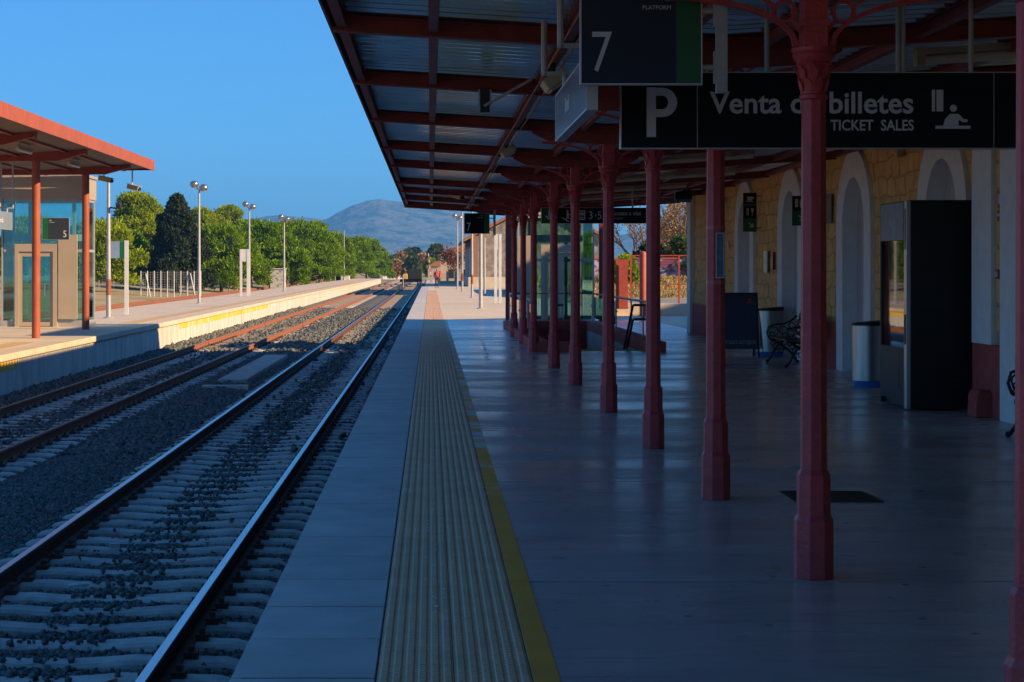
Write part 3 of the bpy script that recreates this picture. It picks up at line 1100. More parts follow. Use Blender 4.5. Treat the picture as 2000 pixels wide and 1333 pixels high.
# ------------------------------------------------------------------ stairwell to the underpass
st = thing('stairwell', 'dark red kerbed stairwell with steel railing leading down from the platform', 'stairwell', (3.48, 46, 0))
KZ = 0.21
MB().box(2.11, 2.46, 38.0, 53.6, -0.05, KZ).build('kerb', PLINTH, st, world=True, bevel=0.012)
MB().box(4.50, 4.86, 38.0, 53.6, -0.05, KZ).build('kerb', PLINTH, st, world=True, bevel=0.012)
MB().box(2.46, 4.50, 53.2, 53.6, -0.05, KZ).build('kerb', PLINTH, st, world=True)
MB().box(2.463, 2.95, 38.0, 38.35, 0.001, KZ - 0.004).build('kerb', PLINTH, st, world=True, bevel=0.01)
SHAFT = mat('stair_wall_tile', (0.52, 0.50, 0.46), (0.42, 0.40, 0.37), scale=3, rough=0.5)
MB().box(2.40, 2.45, 39.2, 53.3, -4.2, -0.06).build('side_wall', PLINTH, st, world=True)
MB().box(4.51, 4.56, 39.2, 53.3, -4.2, -0.06).build('side_wall', SHAFT, st, world=True)
MB().box(2.46, 4.50, 53.22, 53.3, -4.2, -0.06).build('end_wall', PLINTH, st, world=True)
MB().box(2.4, 4.56, 39.2, 53.3, -4.3, -4.2).build('lower_floor', SHAFT, st, world=True)
for k in range(22):
    MB().box(2.452, 4.508, 39.22 + k * 0.30, 39.22 + (k + 1) * 0.30, -4.2, -0.17 * (k + 1)).build('step', SLEEPER, st, world=True)
MB().box(2.98, 4.49, 38.45, 39.15, 0.0, 0.006).build('warning_strip', mat('yellow_tactile', (0.42, 0.36, 0.05), (0.33, 0.28, 0.05), scale=4, rough=0.7), st, world=True)
DST = mat('dark_steel_rail', (0.10, 0.11, 0.13), (0.08, 0.09, 0.10), scale=5, rough=0.35, metal=0.7)


def rail_run(pts, zt):
    m = MB().tube([(x, y, zt) for x, y in pts], 0.026, 8)
    m.build('handrail', DST, st, world=True, smooth=True)


rail_run([(2.30, 40.5), (2.30, 53.4), (4.68, 53.4), (4.68, 38.5)], 1.0)
for (x, y) in [(2.30, 40.6), (2.30, 44.0), (2.30, 47.6), (2.30, 51), (2.30, 53.4), (3.5, 53.4), (4.68, 53.4), (4.68, 50), (4.68, 46.5), (4.68, 43), (4.68, 40.6), (4.68, 38.7)]:
    m = MB().tube([(x, y, KZ), (x, y, 1.0)], 0.019, 8).lathe([(0.05, 0), (0.05, 0.012), (0.025, 0.03)], 10, c=(x, y, KZ)).box(x - 0.035, x + 0.035, y - 0.03, y + 0.03, 0.62, 0.66)
    m.build('rail_post', STEEL, st, world=True)
for x0, x1, y0, y1 in [(2.295, 2.305, 40.75, 43.85), (2.295, 2.305, 44.15, 47.45), (2.295, 2.305, 47.75, 50.85), (2.295, 2.305, 51.15, 53.2), (4.675, 4.685, 50.15, 53.2), (4.675, 4.685, 46.65, 49.85)]:
    MB().box(x0, x1, y0, y1, 0.30, 0.90).build('glass_pane', CLEARG, st, world=True)
for x in (2.66, 4.30):
    m = MB()
    for dz in (0.0, -0.3):
        m.tube([(x + (0.14 if x < 3 else 0.25), 38.9, 0.95 + dz), (x, 38.9, 0.95 + dz), (x, 39.2, 0.93 + dz), (x, 45.2, -2.45 + dz)], 0.028, 8)
    m.build('stair_handrail', DST, st, world=True, smooth=True)


# ------------------------------------------------------------------ glazed lifts
def lift(name, label, x0, x1, y0, y1, ztop, band, door_x, panel_x, group=None):
    t = thing(name, label, 'lift', ((x0 + x1) / 2, y0, 0))
    fr = MB()
    for x in (x0 + 0.05, x1 - 0.05):
        for y in (y0 + 0.05, y1 - 0.05):
            MB().box(x - 0.025, x + 0.025, y - 0.025, y + 0.025, 0.0, ztop).build('corner_post', GALV, t, world=True)
    for z in (band, band * 0.60):
        MB().box(x0 + 0.1, x1 - 0.1, y0 + 0.02, y0 + 0.08, z - 0.04, z + 0.04).build('cross_rail', GALV, t, world=True)
        MB().box(x0 + 0.1, x1 - 0.1, y1 - 0.08, y1 - 0.02, z - 0.04, z + 0.04).build('cross_rail', GALV, t, world=True)
        for x in (x0 + 0.05, x1 - 0.05):
            MB().box(x - 0.03, x + 0.03, y0 + 0.1, y1 - 0.1, z - 0.04, z + 0.04).build('cross_rail', GALV, t, world=True)
    # head band and roof
    m = MB().box(x0, x1, y0 - 0.01, y0 + 0.02, band + 0.04, ztop).box(x0, x1, y1 - 0.02, y1 + 0.01, band + 0.04, ztop)
    m.box(x0 - 0.012, x0 + 0.0, y0 + 0.02, y1 - 0.02, band + 0.04, ztop).box(x1, x1 + 0.012, y0 + 0.02, y1 - 0.02, band + 0.04, ztop)
    m.build('head_band', BEIGE, t, world=True)
    MB().box(x0 - 0.06, x1 + 0.06, y0 - 0.06, y1 + 0.06, ztop, ztop + 0.08).build('roof', GALV, t, world=True)
    # plinth
    MB().box(x0, x1, y0 + 0.0, y0 + 0.03, 0.0, 0.18).box(x0, x0 + 0.03, y0 + 0.03, y1, 0, 0.18).box(x1 - 0.03, x1, y0 + 0.03, y1, 0, 0.18).box(x0 + 0.03, x1 - 0.03, y1 - 0.03, y1, 0, 0.18).build('base_strip', GALV, t, world=True)
    # glass
    for (a0, a1, b0, b1) in ((x0 + 0.101, x1 - 0.101, y0 + 0.045, y0 + 0.055), (x0 + 0.101, x1 - 0.101, y1 - 0.055, y1 - 0.045), (x0 + 0.045, x0 + 0.055, y0 + 0.101, y1 - 0.101), (x1 - 0.055, x1 - 0.045, y0 + 0.101, y1 - 0.101)):
        MB().box(a0, a1, b0, b1, 0.18, band * 0.6 - 0.041).build('glass_pane', GLASS, t, world=True)
        MB().box(a0, a1, b0, b1, band * 0.6 + 0.041, band - 0.041).build('glass_pane', GLASS, t, world=True)
    # door set
    d0, d1 = door_x
    D = MB().box(d0, d0 + 0.12, y0 - 0.10, y0 + 0.01, 0, 2.45).box(d1 - 0.12, d1, y0 - 0.10, y0 + 0.01, 0, 2.45).box(d0 + 0.12, d1 - 0.12, y0 - 0.10, y0 + 0.01, 2.22, 2.45)
    fr_ = D.build('door_frame', BEIGE, t, world=True)
    mid = (d0 + d1) / 2
    for a, b in ((d0 + 0.125, mid - 0.004), (mid + 0.004, d1 - 0.125)):
        lf_ = MB().box(a, a + 0.09, y0 - 0.06, y0 - 0.02, 0.02, 2.2).box(b - 0.09, b, y0 - 0.06, y0 - 0.02, 0.02, 2.2).box(a + 0.09, b - 0.09, y0 - 0.06, y0 - 0.02, 0.02, 0.14).box(a + 0.09, b - 0.09, y0 - 0.06, y0 - 0.02, 2.08, 2.2)
        lo = lf_.build('door_leaf', BEIGE, t, world=True)
        MB().box(a + 0.092, b - 0.092, y0 - 0.045, y0 - 0.035, 0.141, 2.079).build('glass_pane', GLASS, lo, world=True)
    MB().box(mid + 0.25, mid + 0.30, y0 - 0.10, y0 - 0.075, 0.9, 1.25).build('call_panel', STEEL, t, world=True)
    p0, p1 = panel_x
    MB().box(p0, p1, y0 - 0.09, y0 - 0.03, 0.22, 2.72).build('side_panel', BEIGE, t, world=True, bevel=0.006)
    for z in (0.5, 1.1, 1.7, 2.3):
        MB().lathe([(0.012, 0), (0.012, 0.004)], 8, c=(p0 + 0.06, y0 - 0.096, z)).build('rivet', STEEL, t, world=True)
    # car and machinery inside
    MB().box(x0 + 0.35, x1 - 0.35, y0 + 0.35, y1 - 0.35, 2.55, 2.75).box(x0 + 0.55, x0 + 0.65, y1 - 0.4, y1 - 0.3, 0, band).box(x1 - 0.65, x1 - 0.55, y1 - 0.4, y1 - 0.3, 0, band).build('lift_machinery', GALV, t, world=True)
    return t


nl = lift('lift_tower', 'teal glass lift tower behind the stairwell railing on the near platform', 2.62, 5.0, 56.0, 60.3, 3.75, 3.3, (3.35, 4.55), (2.63, 3.12))
MB().box(2.60, 2.615, 56.1, 60.2, 0.0, 1.95).build('side_panel', BEIGE, nl, world=True)
il = lift('lift_tower', 'teal glass lift tower with beige door on the island platform', -12.75, -10.22, 54.6, 56.3, 4.42, 3.75, (-12.3, -11.05), (-11.02, -10.45))
for (x, y, lb) in ((2.45, 57.8, 'dark red square steel post beside the glass lift near the platform edge'), (5.12, 58.9, 'dark red steel post on the far side of the glass lift'), (5.07, 54.4, 'dark red steel post in front of the right glass lift corner')):
    m = thing('steel_post', lb, 'post', (x, y, 0), 0, 'steel posts around the glass lift')
    MB().box(-0.10, 0.10, -0.10, 0.10, 0.01, 4.0).build('shaft', RED2, m)
    MB().box(-0.16, 0.16, -0.16, 0.16, 0.0, 0.02).build('base_plate', RED2, m)
    MB().box(-0.13, 0.13, -0.13, 0.13, 3.99, 4.03).build('cap_plate', RED2, m)


# ------------------------------------------------------------------ signs
def poly(mb, pts, y0=-0.004, y1=0.0):
    return mb.prism(pts, 'y', y0, y1)


def arrow(mb, cx, cz, s, ang):
    c, n = math.cos(ang), math.sin(ang)
    def T(p): return (cx + (p[0] * c - p[1] * n) * s, cz + (p[0] * n + p[1] * c) * s)
    poly(mb, [T(p) for p in [(-.5, -.08), (.30, -.08), (.30, .08), (-.5, .08)]])
    poly(mb, [T(p) for p in [(.5, 0), (.08, .42), (-.06, .30), (.24, 0)]])
    poly(mb, [T(p) for p in [(.5, 0), (.24, 0), (-.06, -.30), (.08, -.42)]])


def circ(cx, cz, r, n=14):
    return [(cx + r * math.cos(2 * math.pi * i / n), cz + r * math.sin(2 * math.pi * i / n)) for i in range(n)]


def frame4(mb, x0, x1, z0, z1, t, y0, y1):
    mb.box(x0, x1, y0, y1, z0, z0 + t).box(x0, x1, y0, y1, z1 - t, z1).box(x0, x0 + t, y0, y1, z0 + t, z1 - t).box(x1 - t, x1, y0, y1, z0 + t, z1 - t)
    return mb


def platform_sign(loc, number, label, post_dx, green_right=True, post=True, face=GREYSIGN, post_top=0.95):
    """loc = lower left corner of the panel (front face)"""
    W, H = 0.69, 0.56
    t = thing('platform_sign', label, 'sign', loc, 0, 'platform number signs')
    MB().box(0.008, W - 0.008, 0.0, 0.05, 0.008, H - 0.008).build('panel', face, t)
    frame4(MB(), 0, W, 0, H, 0.008, -0.004, 0.054).build('frame', ALU, t)
    gx0, gx1 = (W * 0.785, W - 0.009) if green_right else (0.009, W * 0.215)
    MB().box(gx0, gx1, -0.003, 0.0, 0.009, H - 0.009).build('green_band', GREENSIGN, t)
    if green_right:
        text(number, 0.33, LETTER, t, (0.055, -0.001, 0.075), 'LEFT', sx=0.78, bold=-0.001)
        text('Vía', 0.055, LETTER, t, (W * 0.745, -0.001, 0.475), 'RIGHT')
        text('PLATFORM', 0.033, LETTER, t, (W * 0.745, -0.001, 0.425), 'RIGHT')
    else:
        text(number, 0.24, LETTER, t, (W - 0.06, -0.001, 0.07), 'RIGHT', sx=0.85)
        text('Vía', 0.055, LETTER, t, (W * 0.255, -0.001, 0.475), 'LEFT')
        text('PLATFORM', 0.028, LETTER, t, (W * 0.255, -0.001, 0.435), 'LEFT')
    if post:
        MB().box(post_dx - 0.03, post_dx + 0.03, -0.01, 0.05, -0.045, post_top).build('hanging_post', PIPE, t)
        for z in (0.10, 0.42):
            a, b = (W, post_dx - 0.03) if post_dx > 0 else (post_dx + 0.03, 0)
            MB().tube([(a, 0.02, z), (b, 0.02, z)], 0.016, 8).box(post_dx - 0.042, post_dx - 0.03, -0.01, 0.05, z - 0.09, z + 0.09).build('arm', PIPE, t)
    return t


Y7 = 10.4
platform_sign((PX(1133, Y7), Y7, PZ(166, Y7)), '7', 'large dark sign with number 7 and green band hanging overhead', PX(1410, Y7) - PX(1133, Y7), post_top=0.62)
Yf = 50.0
platform_sign((PX(906.5, Yf), Yf, PZ(457, Yf)), '7', 'small distant dark sign with number 7 under the canopy end', PX(966, Yf) - PX(906.5, Yf), post_top=0.8, face=DARKSIGN)


def name_sign(loc, length, height, label, zroof, face='-x'):
    """long double panel hung parallel to the tracks; loc = near lower corner"""
    t = thing('station_name_sign', label, 'sign', loc, 0, 'hanging station name signs')
    MB().box(0, 0.06, 0.012, length - 0.012, 0.012, height - 0.012).build('panel', BLUESIGN, t)
    fm = MB().box(-0.004, 0.064, 0, length, 0, 0.012).box(-0.004, 0.064, 0, length, height - 0.012, height).box(-0.004, 0.064, 0, 0.012, 0.012, height - 0.012).box(-0.004, 0.064, length - 0.012, length, 0.012, height - 0.012)
    fm.build('frame', ALU, t)
    if face == '-x':
        text('Ronda', height * 0.42, LETTER, t, (-0.003, length * 0.64, height * 0.38), 'LEFT', face='-x', bold=0.002)
    else:
        text('Ronda', height * 0.42, LETTER, t, (0.063, length * 0.36, height * 0.38), 'LEFT', face='+x', bold=0.002)
    for y in (length * 0.2, length * 0.8):
        MB().box(-0.14, 0.20, y - 0.015, y + 0.015, height + 0.09, height + 0.12).build('cross_bar', PIPE, t)
        for dx in (-0.12, 0.18):
            MB().tube([(dx, y, height + 0.09), (dx, y, zroof)], 0.022, 8).build('hanging_rod', PIPE, t, smooth=True)
        MB().tube([(0.03, y, height), (0.03, y, height + 0.10)], 0.022, 8).build('hanging_rod', PIPE, t, smooth=True)
    return t


name_sign((0.935, 11.0, PZ(215, 11.0)), 2.78, 0.345, 'long blue grey station name panel hanging parallel to the tracks overhead', 3.50 - PZ(215, 11.0))

# ticket sales sign
Yv = 12.0
x0, x1, z0, z1 = PX(1212, Yv), PX(1988, Yv), PZ(291, Yv), PZ(141, Yv)
t = thing('ticket_sales_sign', 'long black overhead sign reading Venta de billetes with ticket pictogram', 'sign', (x0, Yv, z0))
W, H = x1 - x0, z1 - z0
MB().box(0.006, W - 0.006, 0, 0.08, 0.006, H - 0.006).build('panel', DARKSIGN, t)
frame4(MB(), 0, W, 0, H, 0.006, -0.003, 0.083).build('frame', ALU, t)
for px in (1362, 1941):
    MB().box(PX(px, Yv) - x0 - 0.002, PX(px, Yv) - x0 + 0.002, -0.003, 0, 0.007, H - 0.007).build('panel_joint', ALU, t)
# big P as outlines
def sx(px): return PX(px, Yv) - x0
def sz(py): return PZ(py, Yv) - z0
pm = MB()
poly(pm, [(sx(1263), sz(268)), (sx(1281), sz(268)), (sx(1281), sz(171)), (sx(1263), sz(171))])
cxp, czp, ro, ri = sx(1294), sz(200.5), sx(1294 + 28.5) - sx(1294), sx(1294 + 11) - sx(1294)
arc = [(cxp + ro * math.cos(a), czp + ro * math.sin(a)) for a in [R(90 - 15 * i) for i in range(13)]]
arci = [(cxp + ri * math.cos(a), czp + ri * 1.2 * math.sin(a)) for a in [R(90 - 15 * i) for i in range(13)]]
po = [(sx(1281.2), arc[0][1])] + arc + [(sx(1281.2), arc[-1][1])]
pi_ = [(sx(1281.2), arci[0][1])] + arci + [(sx(1281.2), arci[-1][1])]
for i in range(len(po) - 1):
    poly(pm, [po[i], po[i + 1], pi_[i + 1], pi_[i]])
pm.build('parking_letter', LETTER, t)
text('Venta de billetes', 0.197, LETTER, t, (sx(1785), -0.001, sz(221)), 'RIGHT', bold=0.0035, sx=1.0)
text('TICKET  SALES', 0.098, LETTER, t, (sx(1785), -0.001, sz(255)), 'RIGHT', bold=0.0015, sx=0.86)
pm = MB()
poly(pm, [(sx(a), sz(b)) for a, b in ((1820, 218), (1826, 218), (1826, 176), (1820, 176))])
poly(pm, [(sx(a), sz(b)) for a, b in ((1829, 218), (1842, 218), (1842, 176), (1829, 176))])
poly(pm, circ(sx(1862), sz(212), sx(1869) - sx(1862)))
poly(pm, [(sx(a), sz(b)) for a, b in ((1827, 252), (1895, 252), (1895, 246), (1827, 246))])
poly(pm, [(sx(a), sz(b)) for a, b in ((1842, 245.6), (1872, 245.6), (1872, 234), (1880, 239), (1889, 239), (1890, 234), (1882, 233), (1872, 223), (1855, 223), (1846, 233))])
pm.build('ticket_pictogram', LETTER, t)
for px in (1320, 1500, 1757, 1767, 1900):
    MB().tube([(sx(px), 0.04, H), (sx(px), 0.04, 3.5 - z0)], 0.016, 8).build('hanging_rod', PIPE, t)

# underpass sign
Yu = 38.6
x0, x1, z0, z1 = PX(1057, Yu), PX(1264, Yu), PZ(437, Yu), PZ(406, Yu)
t = thing('underpass_sign', 'black overhead sign with green arrow and numbers 3·5 above the stairwell', 'sign', (x0, Yu, z0))
W, H = x1 - x0, z1 - z0
MB().box(0.006, W - 0.006, 0, 0.08, 0.006, H - 0.006).build('panel', DARKSIGN, t)
frame4(MB(), 0, W, 0, H, 0.006, -0.003, 0.083).build('frame', ALU, t)
MB().box(0.008, H * 0.98, -0.002, 0, 0.008, H - 0.008).build('green_panel', GREENSIGN, t)
pm = MB()
arrow(pm, H * 0.5, H * 0.5, H * 0.62, R(-90))
poly(pm, [(sx(a), b * H) for a, b in ()] if False else circ(0.55, H * 0.78, 0.022))
poly(pm, [(0.53, H * .68), (0.57, H * .70), (0.575, H * .45), (0.535, H * .43)])
poly(pm, [(0.535, H * .44), (0.56, H * .44), (0.53, H * .18), (0.505, H * .2)])
poly(pm, [(0.55, H * .44), (0.575, H * .44), (0.60, H * .30), (0.58, H * .28)])
poly(pm, [(0.57, H * .66), (0.61, H * .55), (0.60, H * .52), (0.565, H * .58)])
poly(pm, [(0.41, H * .38), (0.45, H * .38), (0.60, H * .12), (0.56, H * .12)])
bx = 0.80
frame4(pm, bx, bx + 0.12, H * .22, H * .82, 0.02, -0.004, 0)
poly(pm, circ(bx + 0.06, H * .36, 0.022))
poly(pm, [(bx + .03, H * .52), (bx + .09, H * .52), (bx + .09, H * .68), (bx + .03, H * .68)])
pm.build('pictogram', LETTER, t)
text('3', 0.235, LETTER, t, (0.99, -0.001, H * 0.28), 'LEFT', sx=0.85)
MB().box(1.135, 1.155, -0.003, 0, H * 0.42, H * 0.58).build('middle_dot', LETTER, t)
text('5', 0.235, LETTER, t, (1.175, -0.001, H * 0.28), 'LEFT', sx=0.85)
text('Acceso a vías', 0.125, LETTER, t, (W - 0.13, -0.001, H * 0.52), 'RIGHT', sx=0.92, bold=0.001)
text('PLATFORMS', 0.05, LETTER, t, (W - 0.50, -0.001, H * 0.27), 'RIGHT')
for x in (0.3, W - 0.3):
    MB().tube([(x, 0.04, H), (x, 0.04, 3.45 - z0)], 0.018, 8).build('hanging_rod', PIPE, t)


def flag_sign(px0, px1, py0, py1, Y, label, kind):
    x0, x1, z0, z1 = PX(px0, Y), PX(px1, Y), PZ(py1, Y), PZ(py0, Y)
    t = thing('direction_sign', label, 'sign', (x0, Y, z0), 0, 'green and black direction signs on the arcade wall')
    W, H = x1 - x0, z1 - z0
    gh = H * (0.50 if kind == 'wc' else 0.345)
    MB().box(0, W, 0, 0.05, 0, H).build('panel', DARKSIGN, t, bevel=0.004)
    MB().box(0.006, W - 0.006, -0.002, 0, 0.006, gh).build('green_panel', GREENSIGN, t)
    pm = MB()
    arrow(pm, W * 0.58, gh * 0.5, W * 0.5, R(-45))
    if kind == 'wc':
        poly(pm, [(W * .16, H * .62), (W * .36, H * .62), (W * .36, H * .90), (W * .16, H * .90)])
        for k in (0.55, 0.80):
            poly(pm, circ(W * k, H * .87, W * .055))
            poly(pm, [(W * (k - .09), H * .84), (W * (k + .09), H * .84), (W * (k + .06), H * .60), (W * (k - .06), H * .60)])
    else:
        poly(pm, [(W * .30, H * .80), (W * .62, H * .80), (W * .68, H * .90), (W * .26, H * .90)])
        poly(pm, [(W * .22, H * .765), (W * .74, H * .765), (W * .74, H * .785), (W * .22, H * .785)])
        frame4(pm, W * .66, W * .80, H * .83, H * .885, 0.012, -0.004, 0)
        for k in (0.24, 0.34):
            poly(pm, [(W * k, H * .42), (W * (k + .06), H * .42), (W * (k + .06), H * .60), (W * k, H * .60)])
        poly(pm, [(W * .56, H * .60), (W * .78, H * .60), (W * .74, H * .51), (W * .69, H * .49), (W * .69, H * .435), (W * .75, H * .42), (W * .59, H * .42), (W * .65, H * .435), (W * .65, H * .49), (W * .60, H * .51)])
        pm.box(0.006, W - 0.006, -0.003, 0, H * .685, H * .692)
    pm.build('pictogram', mat('pictogram_yellowish', (0.62, 0.60, 0.45), scale=3, rough=0.4), t)
    for z in (H * 0.1, H * 0.92):
        MB().tube([(W, 0.025, z), (6.99 - x0, 0.025, z)], 0.012, 6).build('wall_arm', IRON, t)


flag_sign(1452, 1478, 377, 453, 39.0, 'tall black and green café direction sign with cup and cutlery', 'cafe')
flag_sign(1548, 1578, 383, 441, 33.4, 'short black and green toilet direction sign beside a column', 'wc')

# ------------------------------------------------------------------ canopy equipment
def fluor(x0, y, label, z=None, L_=1.45):
    z = z if z is not None else zb(x0) + 0.02
    t = thing('fluorescent_light', label, 'light', (x0, y, z), 0, 'fluorescent tube lights under the canopy')
    zr = 0.062 * L_ if x0 > CX else -0.062 * L_
    MB().sbox(0.0, L_, -0.055, 0.055, 0.03, 0.085, 0.03 + zr, 0.085 + zr).build('housing', CREAM, t)
    MB().tube([(0.02, 0, -0.01), (L_ - 0.02, 0, -0.01 + zr)], 0.042, 10).build('tube_cover', TUBEM, t, smooth=True)
    MB().sbox(-0.03, 0.04, -0.06, 0.06, -0.06, 0.09, -0.06, 0.09).build('end_cap', CREAM, t)


fl = ['cream fluorescent tube light right above the ticket sales sign', 'second cream fluorescent tube light beneath the canopy from the camera', 'third cream fluorescent tube light beneath the canopy from the camera',
      'fourth cream fluorescent tube light beneath the canopy from the camera', 'fifth cream fluorescent tube light above the underpass sign', 'farthest cream fluorescent tube light beneath the canopy end']
for (x, y), lb in zip(((4.0, 15.1), (4.0, 22.9), (3.6, 29.0), (3.4, 35.0), (3.2, 40.2), (3.2, 44.8)), fl):
    fluor(x, y, lb, L_=1.5 if y < 30 else 2.4)


def flood(x, y, z, label):
    t = thing('flood_light', label, 'light', (x, y, z), 0, 'flood lights fixed to the canopy purlin')
    MB().obox((0.02, 0, -0.06), 0.20, 0.42, 0.10, ry=R(-35)).build('housing', CREAM, t, bevel=0.012)
    MB().obox((0.045, 0, -0.108), 0.15, 0.36, 0.012, ry=R(-35)).build('lens', TUBEM, t)
    MB().box(-0.02, 0.02, -0.16, -0.13, -0.06, 0.08).build('bracket', IRON, t)
    MB().box(-0.02, 0.02, 0.13, 0.16, -0.06, 0.08).build('bracket', IRON, t)


flood(PX(1078, 15.2), 15.2, 3.33, 'box flood light on the purlin beside the hanging station name panel')
flood(PX(990, 25.2), 25.2, 3.38, 'box flood light on the purlin above the middle of the platform')


def cctv(x, y, z, label, rz=0.0, drop=0.25, s=1.0):
    t = thing('security_camera', label, 'camera', (x, y, z), rz, 'security cameras')
    MB().obox((0, 0, 0), 0.13 * s, 0.40 * s, 0.12 * s, rx=R(12)).obox((0, -0.02, 0.07 * s), 0.16 * s, 0.46 * s, 0.012, rx=R(12)).build('housing', CREAM, t, bevel=0.01)
    MB().tube([(0, -0.19 * s, -0.045 * s), (0, -0.23 * s, -0.05 * s)], 0.045 * s, 10).build('lens', BLACK, t)
    MB().tube([(0, 0.05, 0.04), (0, 0.05, drop)], 0.02 * s, 8).build('mount', PIPE, t)


cctv(PX(893, 44.0), 44.0, PZ(383, 44.0), 'white security camera under the far canopy edge', rz=R(35), drop=0.13)
fl2 = MB().obox((0, 0, 0), 0.12, 0.16, 0.14, rx=0.5).tube([(0, 0, 0.05), (0, 0.02, 0.2)], 0.015, 6).build('spot_lamp', CREAM)
fl2.location = (PX(929, 47.5), 47.5, PZ(396, 47.5)); tag(fl2, 'small pale spot lamp under the last canopy beam', 'light')
# hanging box bracket with an inclined conduit
t = thing('hanging_bracket', 'dark metal box bracket hanging below a canopy beam with inclined rod', 'bracket', (PX(947, 17.45), 17.45, PZ(186, 17.45)))
MB().box(-0.045, 0.045, -0.03, 0.03, -0.165, 0.06).build('box', IRON, t, bevel=0.004)
MB().box(-0.062, -0.046, -0.03, 0.03, -0.10, 0.05).box(0.046, 0.062, -0.03, 0.03, -0.10, 0.05).build('side_plate', PIPE, t)
MB().tube([(-0.01, -0.05, -0.11), (0.44, -0.10, 0.14)], 0.014, 8).build('rod', PIPE, t)
sp_ = MB().obox((0, 0, 0), 0.42, 0.3, 0.24, rx=R(-15)).box(-0.2, 0.2, -0.1, 0.14, 0.1, 0.3).build('loudspeaker', IRON, bevel=0.02)
sp_.location = (PX(1334, 46), 46, PZ(384, 46)); tag(sp_, 'dark loudspeaker hanging at the far corner of the arcade', 'loudspeaker')

# ------------------------------------------------------------------ platform furniture by the wall
# snack machine in a tall black casing
t = thing('vending_machine', 'tall black cased vending machine with a glass front beside the arcade wall', 'vending machine', (5.76, 22.3, 0))
MB().box(0.05, 0.86, 0, 1.3, 0.02, 2.55).build('casing', BLACK, t, bevel=0.008)
MB().box(-0.004, 0.048, 0.0, 0.12, 0.02, 2.54).build('front_frame', STEEL, t, bevel=0.004)
MB().box(-0.004, 0.048, 1.24, 1.3, 0.02, 2.54).build('front_frame', BLACK, t)
MB().box(-0.012, 0.048, 0.121, 1.239, 2.07, 2.53).build('header_panel', mat('header_blue_white', (0.22, 0.28, 0.33), (0.13, 0.18, 0.22), scale=6, rough=0.4, spec=0.2), t)
MB().box(0.010, 0.03, 0.125, 1.235, 0.75, 2.065).build('glass_front', CLEARG, t)
MB().box(-0.006, 0.048, 0.121, 1.239, 0.10, 0.748).build('lower_door', mat('machine_grey', (0.012, 0.014, 0.018), scale=4, rough=0.4, spec=0.1), t)
for z in (0.30, 0.36, 0.42, 0.48):
    MB().box(0.55, 0.80, -0.004, 0.0, z, z + 0.02).build('vent_slot', IRON, t)
MB().box(0.055, 0.855, -0.003, 0.0, 1.27, 1.28).build('panel_seam', IRON, t)
MB().box(-0.010, -0.0065, 0.35, 0.95, 0.25, 0.50).build('pickup_flap', BLACK, t)
MB().box(-0.010, -0.005, 0.02, 0.10, 0.80, 1.16).build('coin_panel', IRON, t)
MB().box(-0.009, -0.005, 0.02, 0.10, 1.95, 2.45).build('side_sticker', mat('sticker_brown', (0.22, 0.12, 0.09), scale=6, rough=0.4), t)
tc = [mat('snack_yellow', (0.6, 0.42, 0.08), scale=9), mat('snack_red', (0.45, 0.05, 0.04), scale=9), mat('snack_white', (0.6, 0.6, 0.58), scale=9), mat('snack_blue', (0.05, 0.15, 0.4), scale=9)]
for r_ in range(5):
    MB().box(0.051 - 0.012, 0.05, 0.13, 1.23, 0.82 + r_ * 0.25, 0.835 + r_ * 0.25).build('shelf', STEEL, t)
    for k in range(9):
        MB().box(0.034, 0.049, 0.16 + k * 0.12, 0.25 + k * 0.12, 0.836 + r_ * 0.25, 0.98 + r_ * 0.25).build('snack_pack', tc[(r_ * 5 + k * 3) % 4], t)


def bin_(x, y, label):
    t = thing('litter_bin', label, 'bin', (x, y, 0), 0, 'oval stainless steel litter bins by the wall')
    MB().lathe([(0.262, 0.0), (0.262, 0.10)], 28, sx=1.0, sy=0.7).build('base', BLUEP, t, smooth=True)
    MB().lathe([(0.27, 0.101), (0.27, 0.90)], 28, sx=1.0, sy=0.7).build('body', STEEL, t, smooth=True)
    vs, fs = [], []
    n = 28
    for k in range(n):
        a = 2 * math.pi * k / n
        x_, y_ = 0.28 * math.cos(a), 0.28 * 0.7 * math.sin(a)
        vs += [(x_, y_, 0.895), (x_, y_, 0.945 + 0.09 * (x_ + 0.1))]
    for k in range(n):
        q = (k + 1) % n
        fs.append((2 * k, 2 * q, 2 * q + 1, 2 * k + 1))
    fs += [tuple(range(1, 2 * n, 2)), tuple(range(0, 2 * n, 2))]
    MB().add(vs, fs).build('lid', BLACK, t)
    return t


bin_(6.38, 26.7, 'shiny stainless litter bin standing next to the black vending machine')
bin_(6.62, 36.0, 'stainless litter bin standing behind the chalkboard')

# chalkboard
t = thing('chalkboard', 'dark blue folding pavement chalkboard standing in front of a bin', 'board', (6.02, 36.0, 0), R(0))
CH = mat('chalkboard_face', (0.028, 0.045, 0.085), (0.04, 0.06, 0.10), scale=9, rough=0.6, detail=9)
def slab(mb, x0, x1, z0, z1, tilt, dy, th, yo):
    vs = []
    for yy in (0, th):
        for x, z in ((x0, z0), (x1, z0), (x1, z1), (x0, z1)):
            vs.append((x, dy * (1.21 - z) * tilt + yy + yo, z))
    return mb.add(vs, MB.BF)
for sgn, yo in ((-1, -0.03), (1, 0.01)):
    slab(MB(), -0.32, 0.32, 0.16, 1.21, 0.22, sgn, 0.018, yo).build('board_panel', CH, t)
    fm = MB()
    slab(fm, -0.36, -0.321, 0.0, 1.25, 0.22, sgn, 0.03, yo - 0.006)
    slab(fm, 0.321, 0.36, 0.0, 1.25, 0.22, sgn, 0.03, yo - 0.006)
    slab(fm, -0.32, 0.32, 1.211, 1.25, 0.22, sgn, 0.03, yo - 0.006)
    fm.build('board_frame', IRON, t)
ang = math.atan(0.22)
